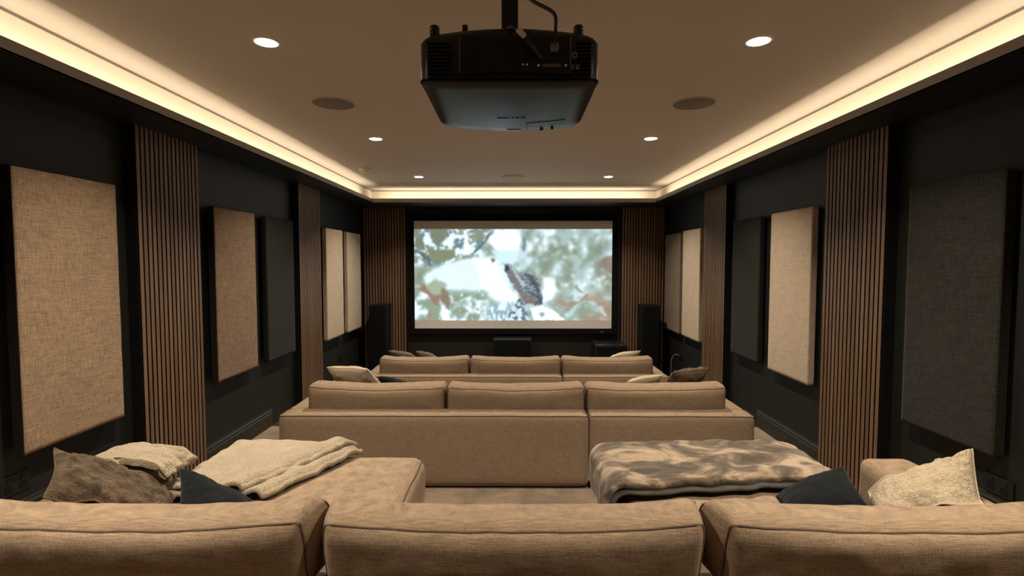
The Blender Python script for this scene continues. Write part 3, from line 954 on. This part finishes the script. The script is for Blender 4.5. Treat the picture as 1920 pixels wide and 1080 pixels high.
# ================================================================== loudspeakers at the front
def tower(x, label):
    root = empty('tower_speaker', (x, 7.27, T3))
    tag(root, label, 'speaker', 'black tower speakers beside the screen')
    box('cabinet', (-0.122, -0.13, 0.03), (0.122, 0.17, 1.05), 'black_matte', root, 0.006)
    box('grille', (-0.112, -0.145, 0.05), (0.112, -0.13, 1.035), 'grille_cloth', root, 0.004)
    for sx in (-1, 1):
        box('plinth_foot', (sx * 0.14 - 0.02, -0.12, 0), (sx * 0.14 + 0.02, 0.15, 0.03), 'black_satin', root, 0.006)
tower(-1.905, 'slim black tower loudspeaker left of the screen')
tower(1.89, 'slim black tower loudspeaker right of the screen')

root = empty('center_speaker', (-0.03, 7.35, T3))
tag(root, 'black centre loudspeaker on a low stand under the screen', 'speaker')
box('cabinet', (-0.268, -0.13, 0.27), (0.268, 0.16, 0.565), 'black_satin', root, 0.008)
box('grille', (-0.255, -0.142, 0.28), (0.255, -0.13, 0.548), 'grille_cloth', root, 0.004)
box('badge', (-0.022, -0.145, 0.295), (0.022, -0.142, 0.303), 'chrome', root)
box('stand_post', (-0.10, -0.05, 0.02), (0.10, 0.08, 0.27), 'black_matte', root, 0.004)
box('stand_base', (-0.20, -0.11, 0), (0.20, 0.13, 0.02), 'black_matte', root, 0.004)

root = empty('subwoofer', (1.318, 7.18, T3))
tag(root, 'glossy black subwoofer cube at the right below the screen', 'speaker')
box('cabinet', (-0.22, -0.19, 0.03), (0.22, 0.22, 0.525), 'black_gloss', root, 0.012, 3)
box('grille', (-0.20, -0.205, 0.05), (0.20, -0.19, 0.50), 'grille_cloth', root, 0.004)
for sx in (-1, 1):
    for sy in (-1, 1):
        lathe('foot', [(0, 0), (0.022, 0), (0.026, 0.03), (0, 0.03)], 'black_matte', root, 16, 'Z', (sx * 0.17, sy * 0.15, 0))

# ================================================================== sofas
def upholstered(name, lo, hi, mat, root, r=0.022, puff=(0.003, 0.003, 0.003), n=(24, 8, 10), seed=0, wob=0.002, piping=(), pr=0.003):
    lo, hi = Vector(lo), Vector(hi)
    h = (hi - lo) / 2
    return softbox(name, h, r, puff, mat, root, (lo + hi) / 2, n, seed, wob, 5.0, piping=piping, pr=pr, pmat='sofa_seam')

def back_cushion(root, x0, x1, y0, z0, seed, mat, h=0.245, th=0.21, lean=0.040, sag=0.022, pr=0.0040, n=(48, 16, 20), flare=0.0):
    w = x1 - x0
    return softbox('back_cushion', (w / 2, th / 2, h / 2), (0.032, 0.060, 0.066), (0.004, 0.020, 0.002), mat, root,
                   ((x0 + x1) / 2, y0 + th / 2, z0 + h / 2), n, seed, 0.005, 4.0, sag, lean,
                   piping=((1, -1), (1, 1)), pr=pr, pmat='sofa_seam', flare=flare)

def straight_sofa(y0, T, label, seed, xs=(-1.552, 1.572), seam=0.489, mat='sofa_fabric', depth=1.02, fh=0.492):
    root = empty('sofa', (0, y0 + depth / 2, T))
    tag(root, label, 'sofa', 'beige fabric sofas in rows')
    ox, oy, oz = root.location
    def L(x, y, z): return (x - ox, y - oy, z - oz)
    xl, xr = xs
    bt, aw = 0.17, 0.165
    zt = T + fh
    upholstered('back_panel', L(xl, y0, T + 0.015), L(seam - 0.003, y0 + bt, zt), mat, root, seed=seed, piping=((2, 1),))
    upholstered('back_panel', L(seam + 0.003, y0, T + 0.015), L(xr, y0 + bt, zt), mat, root, seed=seed + 1, piping=((2, 1),))
    upholstered('arm', L(xl, y0 + bt - 0.01, T + 0.015), L(xl + aw, y0 + depth, zt), mat, root, seed=seed + 2, n=(8, 24, 10))
    upholstered('arm', L(xr - aw, y0 + bt - 0.01, T + 0.015), L(xr, y0 + depth, zt), mat, root, seed=seed + 3, n=(8, 24, 10))
    upholstered('base', L(xl + aw, y0 + bt, T + 0.03), L(xr - aw, y0 + depth - 0.02, T + 0.22), mat, root, seed=seed + 4)
    for sx in (xl + 0.1, xr - 0.1):
        for sy in (y0 + 0.1, y0 + depth - 0.12):
            box('foot', L(sx - 0.03, sy - 0.03, T), L(sx + 0.03, sy + 0.03, T + 0.03), 'black_matte', root)
    gaps = [(-1.418, -0.474), (-0.466, 0.481), (0.488, 1.446)]
    for i, (a, b) in enumerate(gaps):
        upholstered('seat_cushion', L(a if i else xl + aw, y0 + bt, T + 0.22), L(b if i < 2 else xr - aw, y0 + depth, T + 0.40), mat, root, 0.04,
                    (0.0, 0.01, 0.02), seed=seed + 5 + i)
        lx = L(a, y0 + 0.165, T + 0.418)
        back_cushion(root, lx[0], lx[0] + b - a, lx[1], lx[2], seed + 10 + i * 3, mat)
    return root
straight_sofa(5.19, T3, 'beige three seat sofa in the front row, closest to the screen', 40)
straight_sofa(3.335, T2, 'beige three seat sofa in the middle row, seen from behind', 20)

def chaise_sofa():
    T = T1
    mat = 'sofa_fabric_near'
    y0 = 1.09
    root = empty('sofa', (0, 1.6, T))
    tag(root, 'large beige sofa with two chaises in the rear row, nearest to the viewer', 'sofa', 'beige fabric sofas in rows')
    ox, oy, oz = root.location
    def L(x, y, z): return (x - ox, y - oy, z - oz)
    xl, xr = -1.465, 1.465
    zt = 0.850
    bt = 0.17
    upholstered('back_panel', L(xl, y0, T + 0.02), L(0.484, y0 + bt, zt), mat, root, seed=1, piping=((2, 1),))
    upholstered('back_panel', L(0.490, y0, T + 0.02), L(xr, y0 + bt, zt), mat, root, seed=2, piping=((2, 1),))
    for s in (-1, 1):
        a, b = sorted((s * 1.275, s * 1.465))
        upholstered('arm', L(a, y0 + bt - 0.01, T + 0.02), L(b, 1.905, 0.933), mat, root, 0.035, (0.006, 0.006, 0.006), (10, 24, 14), 3 + s, piping=((1, 1),))
        a, b = sorted((s * 0.388, s * 1.262))
        upholstered('chaise_base', L(a, y0 + bt, T + 0.03), L(b, 2.23, T + 0.20), mat, root, 0.02, n=(16, 18, 8), seed=6 + s)
        upholstered('chaise_cushion', L(a, y0 + bt, T + 0.20), L(b, 2.245, 0.806), mat, root, 0.055, (0.006, 0.008, 0.014), (28, 30, 12), 9 + s, 0.004,
                    piping=((0, -s), (1, 1)), pr=0.003)
    upholstered('base', L(-0.385, y0 + bt, T + 0.03), L(0.385, 1.66, T + 0.20), mat, root, seed=12)
    upholstered('seat_cushion', L(-0.383, y0 + bt, T + 0.20), L(0.383, 1.68, 0.800), mat, root, 0.05, (0.0, 0.01, 0.015), seed=13)
    for sx in (xl + 0.1, xr - 0.1):
        for sy in (y0 + 0.1, 1.8):
            box('foot', L(sx - 0.03, sy - 0.03, T), L(sx + 0.03, sy + 0.03, T + 0.03), 'black_matte', root)
    for i, (a, b) in enumerate([(-1.462, -0.508), (-0.472, 0.466), (0.505, 1.455)]):
        lx = L(a, y0 + 0.150, 0.830)
        back_cushion(root, lx[0], lx[0] + b - a, lx[1], lx[2], 60 + i * 4, mat, 0.222, 0.165, 0.045, 0.026, 0.0034, (72, 24, 28), 0.022)
    return root
chaise_sofa()

# ================================================================== throws
def drape_x(x_edge, sign, r, ztop):
    """arc-length path across x: flat on top, then over an edge at x_edge (towards sign)"""
    def f(s):
        # s = signed distance past the start of the bend along sign
        if s <= 0: return (x_edge - sign * r + sign * s, ztop)
        q = s / r
        if q < math.pi / 2: return (x_edge - sign * r + sign * r * math.sin(q), ztop - r + r * math.cos(q))
        return (x_edge, ztop - r - (s - r * math.pi / 2))
    return f

def marbled_throw():
    root = empty('throw_blanket', (0.8, 2.0, 0.83))
    tag(root, 'grey brown marbled plush throw spread over the right chaise', 'blanket', 'throws on the sofas')
    o = Vector(root.location)
    path = drape_x(0.352, -1, 0.07, 0.8415)
    def layer(y0a, y0b, y1, lift, over, seed, xo=1.215):
        def fn(u, v):
            # u across x from inner drape to outer, v along y
            total = over + 0.11 + (xo - 0.352 - 0.07)
            s = (over + 0.11) - u * total
            edge = y0a + (y0b - y0a) * u
            y = edge + (y1 + 0.02 * math.sin(u * 7 + seed) - edge) * v
            x, z = path(s)
            z += lift
            if s > 0: x -= lift * 0.6
            w = fbm((x, y, z), 2.6, 3.0) * 0.016 + fbm((x, y, z), 7.0, 7.0) * 0.005
            # a few long folds fanning from the inner corner
            w += 0.006 * math.sin(16 * (y - 0.45 * x) + 3 * fbm((x, y, 0), 2.0, 5.0))
            z += abs(w) * (1.0 if s <= 0 else 0.3)
            if s > 0: x -= abs(w) * 1.2
            # far end rolls down the front of the chaise
            if y > 2.20:
                d = (y - 2.20)
                z -= d * d * 6.0
            # the near hem settles on the seat
            if v < 0.12 and s <= 0: z -= abs(w) * 0.8 * (1 - v / 0.12) * min(1.0, (1 - u) * 4)
            # outer edge falls a little
            if u > 0.9: z -= (u - 0.9) ** 2 * 1.5
            y += 0.03 * fbm((x * 2, 0, z * 2), 2.0, seed + 7)
            return Vector((x, y, z)) - o
        return fn
    sheet('under_layer', layer(1.765, 1.835, 2.235, 0.0, 0.075, 3.0), 70, 34, 0.010, 'plush_underside', root)
    sheet('top_layer', layer(1.795, 1.875, 2.27, 0.024, 0.095, 3.0), 80, 40, 0.014, 'plush_marbled', root)
    # rolled near fold
    pts = []
    for i in range(60):
        u = i / 59
        p = layer(1.795, 1.875, 2.27, 0.018, 0.085, 3.0)(u, 0.0)
        pts.append(p)
    tube('folded_hem', pts, 0.013, 'plush_marbled', root, False, 10)
marbled_throw()

def cream_throw():
    root = empty('throw_blanket', (-1.0, 2.0, 0.83))
    tag(root, 'cream fleece throw folded across the left chaise', 'blanket', 'throws on the sofas')
    o = Vector(root.location)
    def layer(a, b, c, d, z0, seed):
        # corner points: a near-right, b far-right, c far-left, d near-left
        A, B, Cc, D = (Vector((*p, 0)) for p in (a, b, c, d))
        def fn(u, v):
            p = (A * (1 - v) + B * v) * (1 - u) + (D * (1 - v) + Cc * v) * u
            z = z0 + 0.012 * abs(fbm((p.x, p.y, 0), 4.0, seed)) + 0.010 * fbm((p.x, p.y, 0), 9.0, seed + 2)
            # soft long swelling towards the fold
            z += 0.014 * math.exp(-((u - 0.10) / 0.10) ** 2)
            if u < 0.04: z -= (0.04 - u) * 0.45
            if p.y > 2.19: z -= (p.y - 2.19) ** 2 * 7
            if u > 0.93: z -= (u - 0.93) * 0.5
            return Vector((p.x, p.y, z)) - o
        return fn
    sheet('lower_fold', layer((-0.88, 1.755), (-0.675, 2.235), (-1.23, 2.25), (-1.245, 1.755), 0.842, 1.0), 44, 44, 0.018, 'fleece_cream', root)
    sheet('upper_fold', layer((-0.955, 1.765), (-0.705, 2.255), (-1.225, 2.265), (-1.245, 1.765), 0.869, 2.0), 44, 44, 0.020, 'fleece_cream', root)
    def edge(f, rr, nm):
        tube(nm, [f(0.0, j / 40) for j in range(41)], rr, 'fleece_cream', root, False, 10)
    edge(layer((-0.88, 1.755), (-0.675, 2.235), (-1.23, 2.25), (-1.245, 1.755), 0.850, 1.0), 0.012, 'folded_edge')
    edge(layer((-0.955, 1.765), (-0.705, 2.255), (-1.225, 2.265), (-1.245, 1.765), 0.879, 2.0), 0.014, 'folded_edge')
cream_throw()

def fleece_on_arm():
    root = empty('throw_blanket', (-1.4, 1.75, 0.93))
    tag(root, 'fluffy cream throw bunched over the left arm of the nearest sofa', 'blanket', 'throws on the sofas')
    o = Vector(root.location)
    # profile across x over the arm: outer side, top, inner side, seat
    prof = [(-1.500, 0.82), (-1.500, 0.90), (-1.492, 0.955), (-1.44, 0.962), (-1.38, 0.963), (-1.30, 0.962), (-1.243, 0.947), (-1.236, 0.925), (-1.228, 0.910)]
    acc = [0.0]
    for i in range(1, len(prof)):
        acc.append(acc[-1] + math.hypot(prof[i][0] - prof[i - 1][0], prof[i][1] - prof[i - 1][1]))
    def at(t):
        d = t * acc[-1]
        for i in range(1, len(prof)):
            if d <= acc[i] + 1e-9:
                k = (d - acc[i - 1]) / (acc[i] - acc[i - 1])
                return (prof[i - 1][0] + (prof[i][0] - prof[i - 1][0]) * k, prof[i - 1][1] + (prof[i][1] - prof[i - 1][1]) * k)
        return prof[-1]
    def fn(u, v):
        x, z = at(u)
        y = 1.752 + v * 0.155 + 0.03 * fbm((u * 2, v, 0), 1.5, 4)
        top = math.exp(-((u - 0.55) / 0.28) ** 2)
        bulge = 0.006 * abs(math.sin(9 * v + 3 * u)) * top + 0.006 * abs(fbm((x, y, z), 6, 2)) * top
        z += bulge
        if u > 0.66: x += 0.03 * abs(math.sin(10 * v + 1.0)) * (u - 0.66) / 0.34
        # front end of the arm: roll down
        if y > 1.93: z -= (y - 1.93) * 0.8
        return Vector((x, y, z)) - o
    sheet('fleece', fn, 54, 40, 0.026, 'fleece_cream', root)
    # loose folds hanging to the seat
    for k, (y0, w) in enumerate(((1.865, 0.018), (1.80, 0.016))):
        pts = [(-1.40, y0, 0.967), (-1.32, y0 + 0.01, 0.967), (-1.236, y0 + 0.015, 0.955), (-1.212, y0 + 0.012, 0.935), (-1.190, y0 + 0.0, 0.925)]
        P = []
        for i in range(len(pts) - 1):
            for t in range(6):
                P.append(Vector(pts[i]).lerp(Vector(pts[i + 1]), t / 6) - o)
        P.append(Vector(pts[-1]) - o)
        tube('loose_fold', P, w, 'fleece_cream', root, False, 12)
fleece_on_arm()

# ================================================================== scatter cushions
ZN, ZM, ZL = 0.830, 0.585, 0.425       # seat heights of the three rows
YN, YM, YL = 1.455, 3.715, 5.575       # front faces of their back cushions
pillow((-1.49, 1.64, 1.060), (-1.37, 1.46, 0.97), (-1.05, 1.56, 0.85), (-1.17, 1.735, 0.85), 0.12, 'fur_brown',
       'brown faux fur cushion propped in the left corner of the nearest sofa', 1, 'velour_brown', ZN, YN, 0.945, 0.012, 14, pw=0.6)
pillow((-1.110, 1.675, 0.968), (-1.00, 1.49, 0.87), (-0.81, 1.51, 0.85), (-0.885, 1.70, 0.85), 0.10, 'navy_velvet',
       'dark navy cushion lying beside the brown fur cushion on the left chaise', 2, 'navy_back', ZN, YN)
pillow((1.475, 1.64, 1.050), (1.36, 1.465, 0.92), (1.09, 1.52, 0.84), (1.20, 1.72, 0.84), 0.16, 'fur_cream',
       'cream faux fur cushion propped in the right corner of the nearest sofa', 3, 'linen_cream', ZN, YN, 0.945, 0.012, 12)
pillow((1.135, 1.755, 0.945), (1.09, 1.54, 0.895), (0.84, 1.55, 0.85), (0.905, 1.76, 0.85), 0.10, 'navy_velvet',
       'dark navy cushion lying beside the cream fur cushion on the right chaise', 4, 'navy_back', ZN, YN)
pillow((-1.38, 3.76, 0.885), (-1.35, 4.02, 0.63), (-1.00, 4.04, 0.62), (-1.09, 3.78, 0.860), 0.13, 'linen_cream',
       'cream cushion at the left end of the middle row sofa', 5, None, ZM, YM)
pillow((-1.02, 3.80, 0.800), (-0.97, 4.06, 0.63), (-0.72, 4.06, 0.62), (-0.85, 3.82, 0.755), 0.10, 'navy_velvet',
       'dark navy cushion beside the cream one on the middle row sofa', 6, None, ZM, YM)
pillow((1.425, 3.76, 0.870), (1.375, 4.02, 0.63), (1.12, 4.04, 0.62), (1.17, 3.78, 0.840), 0.13, 'fur_brown',
       'brown fur cushion at the right end of the middle row sofa', 7, 'velour_brown', ZM, YM, None, 0.010)
pillow((1.10, 3.80, 0.825), (1.07, 4.06, 0.63), (0.82, 4.06, 0.62), (0.85, 3.82, 0.755), 0.09, 'linen_cream',
       'cream cushion beside the brown fur one on the middle row sofa', 8, None, ZM, YM)
pillow((-1.385, 5.64, 0.690), (-1.36, 5.90, 0.46), (-1.08, 5.92, 0.46), (-1.11, 5.66, 0.600), 0.11, 'linen_grey',
       'grey brown cushion at the left end of the front row sofa', 9, None, ZL, YL)
pillow((-1.085, 5.64, 0.680), (-1.05, 5.90, 0.46), (-0.80, 5.92, 0.46), (-0.88, 5.66, 0.590), 0.11, 'linen_grey',
       'grey brown cushion, second from the left on the front row sofa', 10, None, ZL, YL)
pillow((1.385, 5.64, 0.672), (1.37, 5.90, 0.46), (1.02, 5.92, 0.46), (1.06, 5.66, 0.600), 0.11, 'linen_cream',
       'cream cushion at the right end of the front row sofa', 11, None, ZL, YL)

# ================================================================== projector
def build_projector():
    cx, cy = -0.014, 1.57
    root = empty('projector', (cx, cy, 2.12))
    tag(root, 'black ceiling mounted projector hanging above the nearest sofa', 'projector')
    hw = 0.230
    # plan outline: nearly straight rear, bowed front with big round corners
    def outline(k=72, inset=0.0):
        pts = []
        yr, yf = -0.238 + inset, 0.232 - inset
        w = hw - inset
        rr, rf = 0.030, 0.075
        def arc(cx_, cy_, r, a0, a1, m):
            for i in range(m + 1):
                a = a0 + (a1 - a0) * i / m
                pts.append((cx_ + r * math.cos(a), cy_ + r * math.sin(a)))
        arc(-w + rr, yr + rr, rr, math.pi, 1.5 * math.pi, 6)
        for i in range(1, 12): pts.append((-w + rr + (2 * w - 2 * rr) * i / 12, yr - 0.012 * math.sin(math.pi * i / 12)))
        arc(w - rr, yr + rr, rr, 1.5 * math.pi, 2 * math.pi, 6)
        for i in range(1, 8): pts.append((w, yr + rr + (yf - rf - 0.01 - yr - rr) * i / 8))
        arc(w - rf, yf - rf - 0.01, rf, 0, 0.5 * math.pi - 0.06, 8)
        for i in range(1, 16): pts.append((w - rf - (2 * w - 2 * rf) * i / 16, yf - 0.01 + 0.022 * math.sin(math.pi * i / 16)))
        arc(-w + rf, yf - rf - 0.01, rf, 0.5 * math.pi + 0.06, math.pi, 8)
        for i in range(1, 8): pts.append((-w, yf - rf - 0.01 - (yf - rf - 0.01 - yr - rr) * i / 8))
        return pts
    def shell(name, z_levels, mat, cap_bottom=None, cap_top=None):
        """z_levels: (inset, z, crown) from bottom to top"""
        bm = bmesh.new()
        rings = []
        for ins, z, cr in z_levels:
            ring = []
            for (x, y) in outline(inset=ins):
                ring.append(bm.verts.new((x, y, z + cr * (1 - (x / hw) ** 2) * (1 - 0.5 * (y / 0.24) ** 2))))
            rings.append(ring)
        for a, b in zip(rings[:-1], rings[1:]):
            m = len(a)
            for i in range(m):
                bm.faces.new((a[i], a[(i + 1) % m], b[(i + 1) % m], b[i]))
        for ring, ok in ((rings[0], cap_bottom), (rings[-1], cap_top)):
            if ok is None: continue
            # concentric rings to a crowned centre
            prev = ring
            for s in (0.8, 0.6, 0.4, 0.2):
                cur = []
                for v in ring:
                    x, y = v.co.x * s, v.co.y * s
                    cur.append(bm.verts.new((x, y, ok[0] + ok[1] * (1 - (x / hw) ** 2) * (1 - 0.5 * (y / 0.24) ** 2))))
                m = len(cur)
                for i in range(m):
                    bm.faces.new((prev[i], prev[(i + 1) % m], cur[(i + 1) % m], cur[i]))
                prev = cur
            bm.faces.new(prev)
        return bm_obj(name, bm, mat, root, True)
    # lower shell (the underside seen from the seats) and the upper body
    shell('lower_shell', [(0.004, -0.004, -0.014), (0.0, -0.001, -0.014), (0.0, 0.003, -0.013)], 'projector_shell', (-0.004, -0.014), None)
    shell('upper_body', [(0.002, 0.003, -0.013), (0.002, 0.095, 0.0), (0.010, 0.108, 0.012), (0.022, 0.114, 0.026)], 'projector_rear', None, (0.116, 0.030))
    yb = -0.252
    # rear panel with vents and ports
    box('rear_panel', (-0.125, -0.254, 0.010), (0.155, -0.236, 0.100), 'projector_rear', root, 0.003)
    for sx, x0, x1 in ((-1, -0.205, -0.145), (1, 0.172, 0.205)):
        for k in range(9):
            z = 0.012 + k * 0.0092
            box('vent_slat', (x0, yb + 0.006, z), (x1, yb + 0.018, z + 0.0045), 'projector_rear', root)
    # ports
    def P(nm, x, z, w, h, m, d=0.006):
        box(nm, (x - w / 2, yb - d + 0.003, z - h / 2), (x + w / 2, yb + 0.003, z + h / 2), m, root, min(w, h) * 0.2, 1)
    P('serial_port', 0.107, 0.027, 0.056, 0.011, 'black_satin')
    bm = bmesh.new()
    for k in range(12):
        bm_box(bm, (0.083 + k * 0.0038, yb - 0.005, 0.0275), (0.0852 + k * 0.0038, yb - 0.003, 0.030))
        bm_box(bm, (0.085 + k * 0.0038, yb - 0.005, 0.0235), (0.0872 + k * 0.0038, yb - 0.003, 0.026))
    bm_obj('serial_contacts', bm, 'gold_contact', root)
    for x in (0.073, 0.141):
        lathe('port_screw', [(0, -0.006), (0.0032, -0.006), (0.0032, 0.004), (0, 0.004)], 'chrome', root, 12, 'Y', (x, yb, 0.027))
    for x in (0.034, 0.044):
        lathe('port_screw', [(0, -0.005), (0.0026, -0.005), (0.0026, 0.004), (0, 0.004)], 'chrome', root, 12, 'Y', (x, yb, 0.029))
    P('small_port', 0.039, 0.020, 0.014, 0.006, 'black_gloss')
    P('port_label', 0.046, 0.045, 0.044, 0.0015, 'grey_plastic', 0.004)
    for x in (0.158, 0.171):
        lathe('audio_jack', [(0.0022, -0.004), (0.0048, -0.004), (0.0048, 0.003), (0.0022, 0.003), (0.0022, -0.004)], 'grey_plastic', root, 14, 'Y', (x, yb, 0.024))
    lathe('lens_ring_mark', [(0.004, -0.003), (0.0075, -0.003), (0.0075, 0.003), (0.004, 0.003), (0.004, -0.003)], 'grey_plastic', root, 16, 'Y', (0.163, yb, 0.053))
    box('network_plug', (0.102, yb - 0.020, 0.060), (0.122, yb + 0.004, 0.078), 'grey_plastic', root, 0.003)
    # levelling feet pointing up, since it hangs upside down
    for x in (-0.195, 0.180):
        lathe('levelling_foot', [(0, 0.105), (0.013, 0.105), (0.013, 0.146), (0.011, 0.151), (0, 0.151)], 'black_satin', root, 20, 'Z', (x, -0.19, 0))
        lathe('foot_screw', [(0, -0.016), (0.003, -0.016), (0.003, -0.010), (0, -0.010)], 'chrome', root, 10, 'Y', (x + (-0.008 if x < 0 else 0.008), -0.19, 0.138))
    box('lock_tab', (-0.122, -0.20, 0.128), (-0.108, -0.185, 0.152), 'black_satin', root, 0.002)
    # underside details
    def zb(x, y): return -0.0045 - 0.014 * (1 - (x / hw) ** 2) * (1 - 0.5 * (y / 0.24) ** 2)
    x, y = 0.010, 0.222
    box('status_window', (x - 0.024, y - 0.006, zb(x, y) - 0.002), (x + 0.024, y + 0.010, zb(x, y) + 0.004), 'white_plastic', root, 0.002)
    for (x, y, r) in ((0.105, 0.215, 0.006), (0.140, 0.205, 0.005)):
        lathe('adjust_dial', [(0, -0.005), (r, -0.005), (r, 0.01), (0, 0.01)], 'black_gloss', root, 16, 'Z', (x, y, zb(x, y)))
    # lamp cover seams
    def seamline(a, b):
        pts = [Vector(a).lerp(Vector(b), t / 10) for t in range(11)]
        tube('cover_seam', [(p.x, p.y, zb(p.x, p.y) - 0.0002) for p in pts], 0.0007, 'felt_black', root, False, 6)
    seamline((0.055, 0.222), (0.052, 0.120)); seamline((0.052, 0.120), (0.175, 0.100)); 
    # faint raised lettering strip of the brand
    bm = bmesh.new()
    for (a, b, w) in ((-0.040, -0.002, 0.003), (0.004, 0.012, 0.010), (0.016, 0.028, 0.010), (0.032, 0.046, 0.010)):
        z = zb((a + b) / 2, 0.06)
        bm_box(bm, (a, 0.055 - w / 2, z - 0.0008), (b, 0.055 + w / 2, z + 0.001))
    bm_obj('raised_lettering', bm, 'black_gloss', root)
    # lens at the front
    lathe('lens_barrel', [(0, 0.0), (0.052, 0.0), (0.052, 0.030), (0.044, 0.034), (0.040, 0.022), (0, 0.016)], 'black_gloss', root, 32, 'Y', (0, 0.225, 0.055))
    # mount: bracket on the body, pole and ceiling plate
    boxes('mount_bracket', [((-0.062, -0.13, 0.125), (0.062, 0.05, 0.165)), ((-0.10, -0.03, 0.12), (0.10, 0.03, 0.150))], 'black_matte', root, 0.004)
    box('mount_pole', (-0.024, -0.064, 0.16), (0.024, -0.016, ZC - 2.12), 'black_satin', root, 0.004)
    for x in (-0.018, 0.018):
        lathe('pole_bolt', [(0, -0.006), (0.004, -0.006), (0.004, 0.002), (0, 0.002)], 'chrome', root, 12, 'Y', (x, -0.066, 0.195))
    box('ceiling_plate', (-0.085, -0.125, ZC - 2.12 - 0.02), (0.085, 0.045, ZC - 2.12 - 0.0005), 'black_satin', root, 0.004)
    # cables
    def spline(pts, k=8):
        pts = [Vector(p) for p in pts]
        out = []
        for i in range(len(pts) - 1):
            p0 = pts[max(i - 1, 0)]; p1 = pts[i]; p2 = pts[i + 1]; p3 = pts[min(i + 2, len(pts) - 1)]
            for t in range(k):
                s = t / k
                out.append(0.5 * ((2 * p1) + (p2 - p0) * s + (2 * p0 - 5 * p1 + 4 * p2 - p3) * s * s + (3 * p1 - p0 - 3 * p2 + p3) * s ** 3))
        out.append(pts[-1])
        return out
    tube('signal_cable', spline([(0.02, -0.05, 0.54), (0.025, -0.10, 0.35), (0.035, -0.20, 0.235), (0.060, -0.25, 0.185), (0.108, -0.285, 0.140), (0.113, -0.288, 0.10), (0.112, -0.272, 0.074)]), 0.0045, 'black_satin', root)
    tube('power_lead', spline([(-0.01, -0.14, 0.155), (0.005, -0.25, 0.122), (0.030, -0.285, 0.092), (0.060, -0.275, 0.062), (0.080, -0.258, 0.044)]), 0.0045, 'black_satin', root)
    d = Vector((0.055, 0.0, -0.055)).normalized()
    bm = bmesh.new()
    bm_box(bm, (-0.013, -0.0055, -0.006), (0.013, 0.0055, 0.006), 0.002, 1)
    o = bm_obj('cable_label', bm, 'white_plastic', root)
    o.location = (0.030, -0.288, 0.092)
    o.rotation_euler = (0, math.radians(43), 0)
build_projector()
